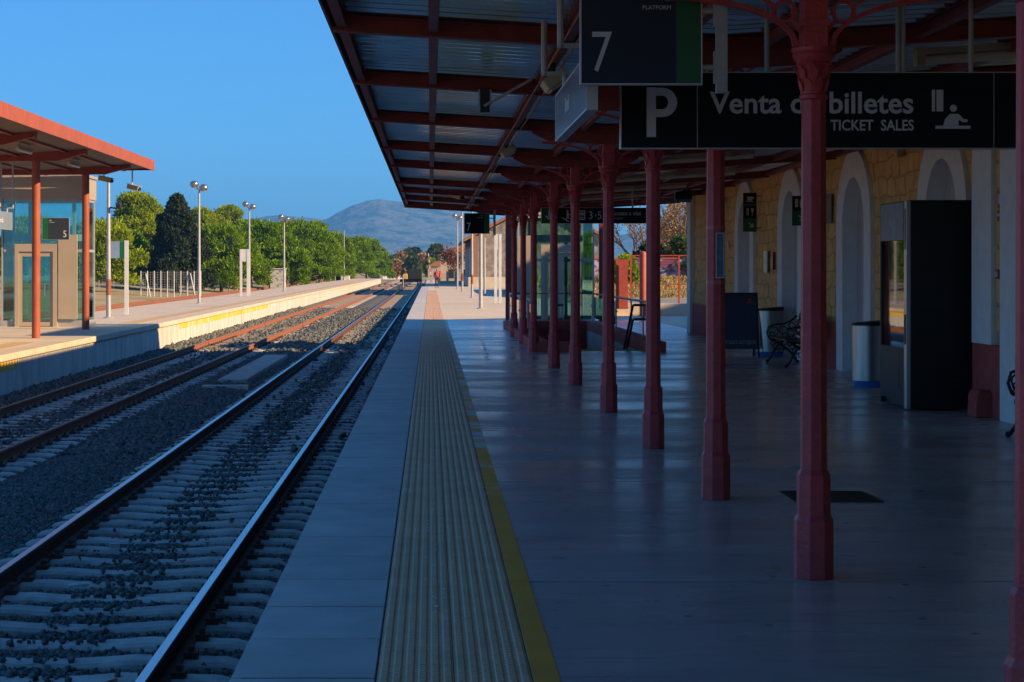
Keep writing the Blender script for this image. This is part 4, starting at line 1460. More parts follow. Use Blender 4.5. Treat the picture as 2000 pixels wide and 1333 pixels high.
tx = text('Cruzcampo', 0.15, mat('chalk_print', (0.30, 0.34, 0.40), scale=4), t, (0.30, -0.22 * (1.21 - 0.27) - 0.034, 0.26), 'RIGHT', bold=0.001)
tx.rotation_euler = (R(90) - ang, 0, 0)
lg = MB().prism(circ(0, 0.03, 0.035, 10), 'y', -0.003, 0).prism([(-0.06, -0.04), (0.06, -0.04), (0.06, -0.012), (-0.06, -0.012)], 'y', -0.003, 0).build('logo', mat('logo_red', (0.40, 0.08, 0.08), scale=6), t)
lg.location = (0.20, -0.22 * 0.13 - 0.032, 1.08); lg.rotation_euler = (-ang, 0, 0)


# cast-iron benches
def bench(x, y, label, L_=1.8):
    t = thing('park_bench', label, 'bench', (x, y, 0), 0, 'black cast iron benches along the wall')
    for s, yo in ((0, 0.0), (1, L_)):
        b = MB()
        def T(pts, r=0.017): b.tube([(p[0], yo, p[1]) for p in pts], r, 6)
        T([(-0.30, 0.02), (-0.24, 0.10), (-0.18, 0.22), (-0.10, 0.34), (0.02, 0.42)], 0.022)
        T([(0.24, 0.0), (0.20, 0.10), (0.10, 0.22), (-0.05, 0.33), (-0.22, 0.43)], 0.022)
        T([(0.14, 0.42), (0.22, 0.60), (0.30, 0.82), (0.33, 0.95)], 0.022)
        T([(-0.27, 0.44), (0.16, 0.42)], 0.022)
        T([(-0.27, 0.44), (-0.31, 0.55), (-0.28, 0.66), (-0.16, 0.70), (0.0, 0.71), (0.12, 0.76), (0.24, 0.86)], 0.018)
        b.ball((-0.31, yo, 0.03), 0.032, 5); b.ball((0.25, yo, 0.025), 0.032, 5)
        for cx, cz, rr in ((-0.19, 0.57, .085), (-0.02, 0.60, .07), (0.10, 0.57, .06), (-0.22, 0.52, .04), (0.02, 0.49, .05), (0.14, 0.68, .05), (-0.14, 0.30, .06), (0.04, 0.29, .05), (-0.05, 0.22, .045), (-0.20, 0.36, .04), (0.10, 0.36, .045), (-0.06, 0.38, .035)):
            T([(cx + rr * math.cos(2 * math.pi * k / 12), cz + rr * math.sin(2 * math.pi * k / 12)) for k in range(12)], 0.011)
        b.build('end_frame', IRON, t)
    WOOD = mat('bench_wood', (0.13, 0.07, 0.035), (0.09, 0.05, 0.025), scale=8, rough=0.6, stretch=(6, 0.5, 6))
    for k in range(5):
        MB().box(-0.26 + k * 0.085, -0.19 + k * 0.085, -0.04, L_ + 0.04, 0.455, 0.48).build('seat_slat', WOOD, t, bevel=0.004)
    for k in range(4):
        z = 0.56 + k * 0.10
        xx = 0.165 + k * 0.042
        MB().obox((xx, L_ / 2, z), 0.022, L_ + 0.08, 0.075, ry=R(20)).build('back_slat', WOOD, t, bevel=0.004)
    return t


bench(6.46, 31.9, 'ornate black iron bench half hidden behind the column before the bin')
bench(6.20, 17.2, 'ornate black iron bench at the picture edge, closer than the vending machine', 1.6)

# small wall fittings
def wallbox(name, px, py, w, h, X, mtl, label, cat, depth=0.06, extra=None):
    Y = X * FPX / (px - VPX)
    o = MB().box(-depth, 0, -w / 2, w / 2, -h / 2, h / 2).build(name, mtl, bevel=0.004)
    o.location = (X - 0.03, Y, PZ(py, Y))
    tag(o, label, cat)
    return o


wallbox('information_screen', 1622, 408, 0.45, 0.50, 6.98, ALU, 'grey boxed screen fixed to the ochre wall near the toilet sign', 'screen', 0.12)
wallbox('notice_sheet', 1500, 512, 0.36, 0.46, 6.98, mat('pale_sheet', (0.62, 0.64, 0.55), scale=6, rough=0.25), 'pale framed notice on the ochre wall above a bin', 'notice', 0.03)
wallbox('notice_card', 1425, 479, 0.16, 0.16, 6.98, mat('pale_card', (0.62, 0.62, 0.45), scale=6), 'small pale card on the ochre wall near the chalkboard', 'notice', 0.02)
wallbox('fire_extinguisher', 1517, 510, 0.10, 0.36, 6.98, mat('extinguisher_red', (0.25, 0.02, 0.03), scale=6, rough=0.35), 'narrow red fire extinguisher case beside the pale framed notice', 'extinguisher', 0.06)
o = wallbox('fire_sign', 1961, 390, 0.24, 0.20, 6.50, mat('sign_red', (0.42, 0.03, 0.025), scale=6, rough=0.4), 'red and white fire equipment sign on the ochre strip', 'sign', 0.01)
MB().box(-0.016, -0.011, -0.07, 0.07, -0.05, 0.06).build('white_symbol', LETTER, o)
MB().box(-0.010, 0, -0.12, 0.12, -0.235, -0.115).build('lower_plate', MATS['sign_red'], o)
MB().box(-0.016, -0.011, -0.09, 0.09, -0.19, -0.16).build('white_text_bar', LETTER, o)
o = wallbox('fire_alarm_button', 1962, 536, 0.11, 0.11, 6.50, MATS['sign_red'], 'small red fire alarm button below the fire sign', 'alarm', 0.06)
MB().box(-0.066, -0.061, -0.03, 0.03, -0.03, 0.03).build('button_face', LETTER, o)
for px, py, lb in ((1765, 299, 'small emergency light on the wall between two arches by the machine'), (1420, 390, 'small emergency light on the wall at the far end of the arcade')):
    o = wallbox('emergency_light', px, py, 0.16, 0.12, 6.98, CREAM, lb, 'light', 0.08)
    MB().box(-0.09, -0.081, -0.06, 0.06, -0.05, 0.0).build('lens', TUBEM, o)
# framed notice taped to the third column
t = thing('framed_notice', 'blue framed notice taped to the side of a red column', 'notice', (CX - 0.008, 13.77 - 0.082, PZ(542, 13.7)))
MB().box(0.004, 0.056, 0.012, 0.0155, 0.0, 0.325).build('sheet', mat('notice_blue', (0.05, 0.10, 0.17), (0.10, 0.17, 0.24), scale=14, rough=0.3), t)
frame4(MB(), -0.002, 0.062, -0.006, 0.331, 0.006, 0.009, 0.0155).build('frame', ALU, t)
tapes = MB()
for z in (-0.05, 0.36):
    tapes.lathe([(oct_r(.1365) , z), (oct_r(.1365), z + 0.022)], 8, c=(0.008, 0.082, 0), off=math.pi / 8)
tapes.build('tape', mat('clear_tape', (0.55, 0.13, 0.12), scale=8, rough=0.3), t)

# ------------------------------------------------------------------ island platform fittings
ICY0, ICY1 = 24.0, 54.2
XI0, XI1, XIV = -13.6, -8.15, -10.9


def zi(x):
    return 4.50 + 0.07 * (x - XIV) if x > XIV else 4.50 + 0.03 * (XIV - x)


ic = thing('island_canopy', 'sunlit orange red canopy over the island platform with slim round posts', 'canopy', (-9.75, 46, 0))
vs = []
m = MB()
for xa, xb in ((XI0, XIV), (XIV, XI1)):
    m.sbox(xa, xb, ICY0, ICY1, zi(xa), zi(xa) + 0.03, zi(xb), zi(xb) + 0.03)
m.build('roof_deck', mat('dark_deck', (0.20, 0.15, 0.13), (0.15, 0.11, 0.10), scale=3, rough=0.7), ic, world=True)
MB().box(XI1, XI1 + 0.03, ICY0, ICY1 + 0.03, zi(XI1) - 0.10, zi(XI1) + 0.20).build('side_fascia', ORANGE, ic, world=True)
MB().sbox(XI0, XI1 - 0.003, ICY1, ICY1 + 0.03, zi(XI0) - 0.04, zi(XI0) + 0.16, zi(XI1) - 0.08, zi(XI1) + 0.18).build('end_fascia', RED2, ic, world=True)
for y in (28.0, 33.9, 39.7, 45.55, 52.1):
    m = MB().sbox(-12.8, -9.2, y - 0.07, y + 0.07, zi(-12.8) - 0.20, zi(-12.8) - 0.005, zi(-9.2) - 0.24, zi(-9.2) - 0.005)
    m.sbox(-9.2, XI1 - 0.35, y - 0.07, y + 0.07, zi(-9.2) - 0.24, zi(-9.2) - 0.005, zi(XI1 - 0.35) - 0.10, zi(XI1 - 0.35) - 0.005)
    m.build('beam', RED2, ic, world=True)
    MB().box(XI1 - 0.37, XI1 - 0.34, y - 0.08, y + 0.08, zi(XI1) - 0.17, zi(XI1) - 0.035).build('beam_end', ORANGE, ic, world=True)
    MB().lathe([(0.105, 0), (0.105, zi(-9.75) - 0.2)], 16, c=(-9.75, y, 0)).build('post', ORANGE, ic, world=True, smooth=True)
for x in (-12.4, -11.3, -10.2, -9.0):
    MB().box(x - 0.04, x + 0.04, ICY0, ICY1, zi(x) - 0.055, zi(x) - 0.004).build('purlin', RED2, ic, world=True)
k = 0
for y in (36.6, 42.4, 48.3):
    for x in (-9.35, -11.9):
        k += 1
        t = thing('canopy_lamp', ['cream tube lamp under the island canopy, ' + q for q in ('closest at fascia', 'closest row inner side', 'middle row near fascia', 'middle row inner side', 'farthest at fascia', 'farthest row inner side')][k - 1], 'light', (x, y, zi(x) - 0.20), 0, 'tube lamps under the island canopy')
        MB().box(-0.05, 0.05, -0.75, 0.75, 0.06, 0.12).build('housing', CREAM, t)
        MB().tube([(0, -0.72, 0.02), (0, 0.72, 0.02)], 0.042, 10).build('tube_cover', TUBEM, t, smooth=True)
        MB().box(-0.01, 0.01, -0.5, -0.48, 0.12, 0.196).box(-0.01, 0.01, 0.48, 0.5, 0.12, 0.196).build('hanger', PIPE, t)

platform_sign((PX(82, 46.6), 46.6, PZ(469, 46.6)), '5', 'grey sign with number 5 and green band beside an island post', -0.16, green_right=False, post=False)
name_sign((-10.85, 45.2, PZ(446, 45.2)), 2.35, 0.45, 'grey blue station name panel hanging under the island canopy', 4.45 - PZ(446, 45.2), face='+x')

# low orange stair parapet at the picture edge
t = thing('stair_parapet', 'orange kerb with steel and glass railing at the island picture edge', 'parapet', (-10.6, 40.0, 0))
MB().box(-0.55, 0.0, -4, 4.7, 0.08, 0.36).build('kerb', ORANGE, t, bevel=0.01)
MB().box(-0.6, 0.03, -4, 4.75, 0.0, 0.08).build('kerb_base', ISLTOP, t)
MB().tube([(-0.2, -4, 1.25), (-0.2, 4.5, 1.25), (-0.2, 4.5, 0.36)], 0.028, 8).build('handrail', STEEL, t, smooth=True)
MB().box(-0.205, -0.195, -4, 4.4, 0.45, 1.15).build('glass_pane', CLEARG, t)


def lamp_post(name, label, x, y, h, heads=True, r=0.07, lean=0.0, gz=0.0, band=True):
    t = thing(name, label, 'lamp post', (x, y, gz), 0, 'double globe lamp posts')
    MB().lathe([(r, 0.02), (r * 0.95, h * 0.35), (r * 0.62, h)], 14).build('pole', GALV, t, smooth=True)
    MB().lathe([(r * 2.2, 0), (r * 2.2, 0.02), (r * 1.15, 0.05)], 12).build('base_plate', GALV, t)
    if heads:
        MB().tube([(-0.20, 0.05, h + 0.16), (-0.10, 0.02, h + 0.08), (0, 0, h - 0.02), (0.12, -0.02, h + 0.02), (0.20, -0.05, h + 0.05)], 0.035, 8).build('arm', GALV, t, smooth=True)
        for sx_, sz_ in ((-0.24, 0.27), (0.22, 0.10)):
            hd = MB().lathe([(0.02, -0.17), (0.14, -0.145), (0.21, -0.05), (0.225, 0.03), (0.20, 0.10), (0.12, 0.165), (0.02, 0.19)], 18, c=(sx_, 0, h + sz_)).build('globe', STEEL, t, smooth=True)
            MB().lathe([(0.14, -0.148), (0.13, -0.16), (0.02, -0.185)], 16, c=(sx_, 0, h + sz_)).build('lens', WHITEP, hd)
    if band:
        MB().lathe([(r * 1.01, 0.8), (r * 0.99, 1.35)], 14).build('rust_band', RAILRS, t)
    return t


lamp_post('lamp_post', 'double globe lamp post, tallest and closest on the island platform', PX(389, 91), 91, 5.6, r=0.075, band=False)
lamp_post('lamp_post', 'double globe lamp post behind the white portal sign on the island', PX(487, 119), 119, 5.6, r=0.075, band=False)
lamp_post('lamp_post', 'double globe lamp post beside the graffiti hut, farthest of the island', PX(555, 137.6), 137.6, 5.3, r=0.075, band=False)
lamp_post('lamp_post', 'thick white lamp post closest to the canopy on the sunlit platform', PX(939, 78.9), 78.9, 6.1, r=0.085, band=False)
lamp_post('lamp_post', 'lamp post with a rusty band below the distant number 7 sign', PX(922, 108.8), 108.8, 6.1, r=0.075)
lamp_post('lamp_post', 'slender lamp post with rusty foot band left of the number 7 sign', PX(903, 137), 137, 6.1, r=0.075)
lamp_post('lamp_post', 'farthest slender lamp post with visible globes near the walking person', PX(893.5, 155.6), 155.6, 5.9, r=0.075, band=False)
# camera pole on the island
t = lamp_post('camera_pole', 'plain grey pole carrying a camera beside the island canopy end', PX(212, 64), 64, 4.85, heads=False, r=0.085)
t['category'] = 'pole'; t['group'] = ''
del t['group']
MB().tube([(0, 0, 3.85), (0.30, -0.05, 3.80)], 0.03, 6).obox((0.36, -0.05, 3.92), 0.15, 0.34, 0.16, rx=0.3).build('side_camera', IRON, t)
cctv(PX(206, 53.6), 53.6, PZ(351, 53.6), 'cream security camera hanging under the island canopy corner', rz=R(70), drop=0.22, s=1.05)
cctv(PX(261, 54.35), 54.35, PZ(367, 54.35), 'cream security camera hanging outside the island canopy fascia', rz=R(60), drop=0.55, s=1.05)
bs_ = MB()


def post_sign(px, Y, label, w, pyb):
    x = PX(px, Y)
    t = thing('sign_post', label, 'sign', (x, Y, 0))
    MB().box(-0.07, 0.07, -0.04, 0.04, 0.02, 2.75).build('post', WHITEP, t)
    MB().box(-0.16, 0.16, -0.12, 0.12, 0.0, 0.02).build('foot_plate', GALV, t)
    MB().box(-0.07 - w, -0.071, -0.025, 0.025, 2.10, 2.72).build('panel', BLUESIGN, t)
    MB().box(-0.07 - 0.17, -0.0715, -0.029, -0.026, 2.105, 2.715).build('green_band', GREENSIGN, t)
    return t


post_sign(247, 6192.0 / 91.5, 'white post with grey and green platform panel on the island', 0.62, 0)


def portal_sign(px, Y, label, w=0.42, h=2.9):
    t = thing('portal_sign', label, 'sign', (PX(px, Y), Y, 0))
    for s in (-1, 1):
        MB().box(s * w / 2 - 0.07, s * w / 2 + 0.07, -0.07, 0.07, 0.02, h).build('leg', WHITEP, t)
        MB().box(s * w / 2 - 0.12, s * w / 2 + 0.12, -0.12, 0.12, 0, 0.02).build('foot_plate', GALV, t)
    MB().box(-w / 2 + 0.07, w / 2 - 0.07, -0.05, 0.05, h - 0.75, h).build('head_panel', WHITEP, t)
    return t


portal_sign(477.5, 112, 'white inverted U shaped sign frame on the island platform')
portal_sign(972.5, 6192.0 / 69.0, 'pair of white sign uprights on the sunlit near platform', w=0.22, h=3.4)
sp2 = lamp_post('sign_pole', 'slim white pole standing behind the thick near lamp post', PX(946.5, 118), 118, 3.7, heads=False, r=0.08, band=False)
sp2['category'] = 'pole'
del sp2['group']

# ------------------------------------------------------------------ railway signal, huts and fence beyond the island
t = thing('railway_signal', 'black railway signal with two lamp heads beside the island platform', 'signal', (PX(448, 205), 205, -0.75))
MB().lathe([(0.10, 0), (0.08, 5.2)], 10, c=(0, 0, 0)).build('mast', GALV, t, smooth=True)
for zc, hh in ((5.15, 0.85), (3.85, 0.42)):
    hd = MB().prism([(0.34 * math.cos(a) , zc + (hh if math.sin(a) >= 0 else -hh) * 0.62 + 0.34 * math.sin(a)) for a in [2 * math.pi * i / 24 for i in range(24)]], 'y', -0.14, -0.10).build('lamp_board', BLACK, t)
    n = 3 if hh > 0.6 else 1
    for i in range(n):
        z = zc + (i - (n - 1) / 2) * 0.5
        MB().lathe([(0.13, 0), (0.13, 0.02)], 14, c=(0, -0.16, z)).build('lens', [mat('lens_red', (0.4, 0.02, 0.03), scale=5, rough=0.2), IRON, IRON][i % 3 if n == 3 else 1], hd)
frm = MB()
MB().box(0.28, 0.36, 0, 0.1, 0.2, 4.2).box(0.12, 0.30, 0.02, 0.06, 2.0, 2.06).box(0.12, 0.30, 0.02, 0.06, 3.2, 3.26).build('ladder', BLUEP, t)
MB().box(-0.35, 0.35, -0.13, -0.1, 1.35, 2.0).build('number_plate', mat('plate_blue', (0.05, 0.2, 0.45), scale=4), t)
MB().box(0.5, 0.9, -0.2, 0.2, 0.0, 0.7).build('control_box', YELLOW, t)

Yh = 215.0
t = thing('trackside_hut', 'pale square hut covered in graffiti in front of the pines', 'hut', (PX(542, Yh), Yh, -0.95))
MB().box(-0.85, 0.85, 0, 1.8, 0, 2.6).build('wall', mat('hut_wall', (0.50, 0.47, 0.42), (0.16, 0.17, 0.18), scale=2.2, rough=0.8, contrast=(0.52, 0.60)), t)
MB().box(-0.95, 0.95, -0.1, 1.9, 2.6, 2.7).build('roof', WHITEP, t)
Yh = 290.0
t = thing('trackside_hut', 'low white hut with a dark open shelter at the island far end', 'hut', (PX(662, Yh), Yh, -0.2))
MB().box(0.3, 1.6, 0, 3, 0, 2.6).build('wall', WHITEP, t)
MB().box(-2.2, 0.3, 1.5, 1.7, 0, 2.5).build('shelter_back', IRON, t)
MB().box(-2.4, 1.7, -0.1, 3.1, 2.6, 2.72).build('roof', GALV, t)
for x in (-2.2, -1.4, -0.6):
    MB().box(x - 0.05, x + 0.05, 0, 0.1, 0, 2.6).build('post', GALV, t)
mp_ = thing('flag_pole', 'tall thin pale mast rising before the far pines', 'mast', (PX(672, 280), 280, -0.1))
MB().lathe([(0.12, 0), (0.06, 7.6)], 8).build('mast', GALV, mp_, smooth=True)
MB().lathe([(0.2, 0), (0.2, 0.3)], 8).build('foot', SLEEPER, mp_)

# wire fence beyond the sidings: posts are parts, mesh is thin wire
def wire_fence(name, label, x0, y0, x1, y1, n, h, gz, pm, wm, wire_d=0.18, pr=0.04, wire_r=0.006):
    t = thing(name, label, 'fence', (x0, y0, gz))
    dx, dy = (x1 - x0), (y1 - y0)
    L_ = math.hypot(dx, dy)
    for i in range(n + 1):
        k = i / n
        MB().tube([(dx * k, dy * k, 0), (dx * k, dy * k, h)], pr, 8).build('post', pm, t)
    w = MB()
    nv = int(L_ / wire_d)
    for i in range(nv):
        k = i / nv
        w.bar((dx * k, dy * k, 0.05), (dx * k, dy * k, h - 0.05), wire_r * 2)
    z = 0.1
    while z < h:
        w.bar((0, 0, z), (dx, dy, z), wire_r * 2)
        z += wire_d
    o = w.build('wire_mesh', wm, t, recalc=False)
    return t


wire_fence('wire_fence', 'pale wire mesh fence with white posts in front of the dark cypress', PX(275, 172), 172, PX(392, 172), 172, 9, 2.45, -0.95, WHITEP, GALV, wire_d=0.22, pr=0.045, wire_r=0.008)
wire_fence('wire_fence', 'wire mesh fence seen right behind the island lift tower', PX(150, 190), 190, PX(222, 190), 190, 5, 2.4, -0.4, GALV, GALV, wire_d=0.22, pr=0.04, wire_r=0.008)
wire_fence('wire_fence', 'distant wire fence below the round pines beside the white hut', PX(600, 270), 270, PX(655, 270), 270, 6, 2.0, -0.1, GALV, GALV, wire_d=0.3, pr=0.06, wire_r=0.01)
for px, lb in ((285, 'leaning white strut of the wire fence, first of two'), (372, 'leaning white strut of the wire fence, second of two')):
    o = MB().tube([(0.55, -0.6, 0), (0, 0, 2.2)], 0.05, 8).build('fence_strut', WHITEP)
    o.location = (PX(px, 172), 171.9, -0.95); tag(o, lb, 'strut', 'leaning struts of the wire fence')

# ------------------------------------------------------------------ trees
PINE = mat('pine_needles', (0.22, 0.345, 0.012), (0.10, 0.185, 0.010), scale=0.6, rough=0.7, island=0.4, transl=0.35)
PINE2 = mat('pine_needles_light', (0.32, 0.38, 0.014), (0.17, 0.24, 0.012), scale=0.5, rough=0.7, island=0.4, transl=0.35)
CYP = mat('cypress_needles', (0.045, 0.06, 0.028), (0.028, 0.04, 0.02), scale=0.6, rough=0.7, island=0.4, transl=0.15)
OLIVE = mat('far_leaf_green', (0.09, 0.12, 0.03), (0.06, 0.085, 0.025), scale=0.3, rough=0.8, island=0.35, transl=0.2)
TANL = mat('autumn_leaf_tan', (0.40, 0.24, 0.10), (0.28, 0.17, 0.08), scale=0.8, rough=0.8, island=0.4, transl=0.3)
REDL = mat('autumn_leaf_red', (0.22, 0.085, 0.05), (0.11, 0.06, 0.045), scale=0.8, rough=0.8, island=0.4, transl=0.2)
BARK = mat('tree_bark', (0.13, 0.09, 0.06), (0.08, 0.055, 0.04), scale=6, rough=0.95, bump=0.5)


def leaf_cloud(centres, radii, per, size, aspect=3.0, up=0.7, seed=0, shell=0.55):
    r = np.random.default_rng(seed)
    P, A, Bv = [], [], []
    for (c, rad) in zip(centres, radii):
        n = max(4, int(per * rad[0] * rad[1]))
        d = r.normal(0, 1, (n, 3)); d /= np.linalg.norm(d, axis=1, keepdims=True)
        d[:, 2] = np.where(d[:, 2] < -0.45, -d[:, 2], d[:, 2])
        q = r.uniform(shell, 1.0, (n, 1)) * np.where(r.uniform(0, 1, (n, 1)) < 0.10, r.uniform(1.05, 1.45, (n, 1)), 1.0)
        P.append(np.asarray(c)[None] + d * q * np.asarray(rad)[None] )
        a = d + r.normal(0, 0.55, (n, 3)) + np.array([0, 0, up])
        a /= np.linalg.norm(a, axis=1, keepdims=True)
        b = np.cross(a, r.normal(0, 1, (n, 3))); b /= np.linalg.norm(b, axis=1, keepdims=True) + 1e-9
        A.append(a); Bv.append(b)
    P, A, Bv = np.concatenate(P), np.concatenate(A), np.concatenate(Bv)
    n = len(P)
    s = r.uniform(0.6, 1.25, (n, 1)) * size
    a, b = A * s * aspect / 2, Bv * s / 2
    V = np.stack([P - a - b * 0.6, P - a + b * 0.6, P + a + b, P + a - b], 1).reshape(-1, 3)
    F = np.arange(4 * n).reshape(-1, 4)
    return V, F


def crown_dome(h, w, z0, seed, n=72):
    """lumpy dome of clumps between heights z0 and h"""
    r = np.random.default_rng(seed)
    cs, rs = [], []
    for i in range(n):
        u = r.uniform(0, 2 * math.pi)
        t = r.uniform(0.0, 1.0) ** 0.8
        prof = math.sin(min(1, (0.10 + 0.9 * (1 - t))) * math.pi / 2) ** 0.75
        rr = w / 2 * prof * r.uniform(0.62, 0.92)
        z = z0 + (h - z0) * (0.12 + 0.78 * t)
        rad = r.uniform(0.09, 0.165) * w
        cs.append((rr * math.cos(u), rr * math.sin(u), z))
        rs.append((rad, rad, rad * r.uniform(0.62, 0.85)))
    return cs, rs


def crown_cone(h, w, z0, seed, n=80):
    r = np.random.default_rng(seed)
    cs, rs = [], []
    for i in range(n):
        t = (i + 0.5) / n
        u = i * 2.399 + r.uniform(-0.4, 0.4)
        rr = w / 2 * (1 - t) ** 0.75 * r.uniform(0.4, 1.0)
        cs.append((rr * math.cos(u), rr * math.sin(u), z0 + (h - z0) * (0.03 + 0.95 * t)))
        rad = w * (0.07 + 0.075 * (1 - t))
        rs.append((rad, rad, rad * 0.9))
    return cs, rs


def tree(name, label, loc, h, w, kind, seed, m, z0f=0.22, per=160, size=0.17, group='trees beyond the sidings', cat='tree'):
    r = random.Random(seed)
    t = thing(name, label, cat, loc, 0, group)
    if kind == 'cone':
        cs, rs = crown_cone(h, w, h * z0f, seed)
    else:
        cs, rs = crown_dome(h, w, h * z0f, seed)
    V, F = leaf_cloud(cs, rs, per, size, seed=seed)
    numpy_mesh('crown', V, F, m, t)
    tr = MB()
    th = h * (z0f + 0.32)
    bend = r.uniform(-0.05, 0.05) * h
    path = [(bend * k * k, bend * 0.5 * k, th * k) for k in (0, .25, .5, .75, 1)]
    rb = 0.022 * h
    tr.tube(path, [rb * 1.25, rb, rb * .85, rb * .7, rb * .5], 9)
    tr.build('trunk', BARK, t, smooth=True)
    lb = MB()
    idx = list(range(len(cs)))
    r.shuffle(idx)
    for i in idx[:10]:
        c = cs[i]
        k = min(0.95, max(0.35, (c[2] * 0.62) / th))
        b0 = (bend * k * k, bend * 0.5 * k, th * k)
        mid = ((b0[0] + c[0]) / 2, (b0[1] + c[1]) / 2, (b0[2] * 0.65 + c[2] * 0.35))
        lb.tube([b0, mid, c], [rb * .45, rb * .3, rb * .1], 6)
    lb.build('limb', BARK, t, smooth=True)
    return t


TR = [
    (212, 432, 105, 178, 'dome', PINE2, 'loose light green pine right behind the island lift tower'),
    (268, 372, 105, 222, 'dome', PINE2, 'tall feathery light pine, highest of the left tree group'),
    (345, 384, 112, 192, 'cone', CYP, 'dark pointed cypress standing behind the pale wire fence'),
    (306, 400, 95, 246, 'dome', PINE2, 'yellow green pine between the feathery pine and the cypress'),
    (398, 398, 85, 262, 'dome', PINE2, 'pale pine showing behind the right shoulder of the cypress'),
    (250, 455, 90, 196, 'dome', PINE, 'lower dark green pine beneath the tall feathery pine'),
    (447, 393, 66, 300, 'dome', PINE2, 'pine whose small round top rises over the row alone'),
    (432, 440, 118, 208, 'dome', PINE, 'round bushy pine behind the railway signal'),
    (490, 424, 92, 262, 'dome', PINE, 'round pine behind the white portal sign and second lamp post'),
    (528, 436, 108, 232, 'dome', PINE, 'wide round pine right behind the graffiti hut'),
    (596, 430, 112, 252, 'dome', PINE, 'broad leaning stone pine, largest crown of the row'),
    (560, 428, 70, 292, 'dome', PINE, 'pine crown filling the gap above the graffiti hut'),
    (642, 452, 84, 282, 'dome', PINE, 'stone pine left of the thin mast'),
    (688, 462, 70, 318, 'dome', PINE, 'stone pine right of the thin mast'),
    (716, 462, 58, 350, 'dome', PINE, 'second last pine of the receding row'),
    (740, 480, 40, 385, 'dome', PINE, 'last and smallest pine at the far end of the row'),
    (160, 440, 90, 230, 'dome', PINE2, 'pine seen through the glass of the island lift'),
    (60, 425, 110, 260, 'dome', PINE2, 'pine hidden behind the island canopy posts'),
]
for i, (px, py, w, Y, kind, m, lb) in enumerate(TR):
    gz_ = float(yard_z(np.array(PX(px, Y)), np.array(Y))) - 0.05
    h = PZ(py, Y) - gz_
    W = w / FPX * Y * (1.5 if kind == 'dome' else 1.45)
    tree('pine_tree' if kind == 'dome' else 'cypress_tree', lb, (PX(px, Y), Y, gz_), h, W, kind, 100 + i, m, z0f=0.05 if kind == 'cone' else 0.0, per=420 if kind == 'cone' else 290, size=0.13)


# bare and autumn trees built from forking branches
def branch_tree(name, label, loc, h, spread, seed, leafm, nleaf, leaf, group, depth=5, barkm=BARK, lean=0.0):
    r = random.Random(seed)
    t = thing(name, label, 'tree', loc, 0, group)
    mb = MB()
    lims = MB()
    tips = []

    def grow(p, d, L_, rad, k, mb_):
        q = p + d * L_
        mid = p + d * L_ * 0.5 + Vector((r.uniform(-1, 1), r.uniform(-1, 1), 0)) * L_ * 0.06
        mb_.tube([p, mid, q], [rad, rad * 0.85, rad * 0.68], 6 if k > 2 else 4)
        if k <= 3:
            tips.append((mid, q))
        if k == 0:
            return
        for i in range(3 if k > 1 else 2):
            nd = (d + Vector((r.uniform(-1, 1), r.uniform(-1, 1), r.uniform(-0.35, 0.55))) * spread).normalized()
            grow(q if i < 2 else mid, nd, L_ * r.uniform(0.62, 0.82), rad * 0.62, k - 1, lims)

    grow(Vector((0, 0, 0)), Vector((lean, 0, 1)).normalized(), h * 0.27, h * 0.024, depth, mb)
    mb.build('trunk', barkm, t, smooth=True)
    lims.build('limb', barkm, t, recalc=False)
    rr = np.random.default_rng(seed)
    if nleaf:
        P = []
        for a, b in tips:
            P.append(np.array(a)[None] + (np.array(b) - np.array(a))[None] * rr.uniform(0, 1.2, (nleaf, 1)) + rr.normal(0, leaf * 1.6, (nleaf, 3)))
        P = np.concatenate(P)
        n = len(P)
        A = rr.normal(0, 1, (n, 3)); A /= np.linalg.norm(A, axis=1, keepdims=True)
        B_ = np.cross(A, rr.normal(0, 1, (n, 3))); B_ /= np.linalg.norm(B_, axis=1, keepdims=True)
        s = rr.uniform(0.6, 1.3, (n, 1)) * leaf
        V = np.stack([P - A * s * .6, P + B_ * s * .4, P + A * s * .6, P - B_ * s * .4], 1).reshape(-1, 3)
        numpy_mesh('crown', V, np.arange(4 * n).reshape(-1, 4), leafm, t)
    return t


GR = 'autumn trees beyond the mesh fence'
branch_tree('autumn_tree', 'sparse tan autumn tree in the gap left of the corner pier', (PX(1330, 125), 125, -0.2), 8.6, 0.75, 5, TANL, 12, 0.13, GR)
branch_tree('autumn_tree', 'bare grey brown tree behind the red gate leaf', (PX(1242, 135), 135, -0.2), 8.0, 0.7, 9, TANL, 5, 0.12, GR)
branch_tree('autumn_tree', 'tan leaved tree filling the middle of the mesh fence gap', (PX(1292, 150), 150, -0.2), 9.5, 0.75, 12, TANL, 11, 0.14, GR)
branch_tree('autumn_tree', 'thin tan tree partly hidden by the corner pier', (PX(1372, 140), 140, -0.2), 9.0, 0.7, 15, TANL, 10, 0.13, GR)
tree('evergreen_shrub', 'dark green bush beyond the purple wall beside the pier', (PX(1335, 118), 118, -0.1), 3.9, 3.0, 'dome', 301, OLIVE, z0f=0.1, per=260, size=0.14, group='bushes beyond the mesh fence', cat='bush')
tree('evergreen_shrub', 'dark bush behind the purple wall next to the red post', (PX(1272, 121), 121, -0.1), 3.5, 3.2, 'dome', 302, CYP, z0f=0.1, per=260, size=0.14, group='bushes beyond the mesh fence', cat='bush')
tree('evergreen_shrub', 'spiky light green bush above the red gate leaf', (PX(1222, 112), 112, -0.1), 2.6, 2.0, 'dome', 303, PINE2, z0f=0.1, per=260, size=0.16, group='bushes beyond the mesh fence', cat='bush')
branch_tree('bare_tree', 'brown bare tree beside the thin mast among pines', (PX(668, 300), 300, -0.1), 6.2, 0.6, 21, TANL, 6, 0.22, 'trees beyond the sidings', depth=4)
GB = 'trees behind the far platform end'
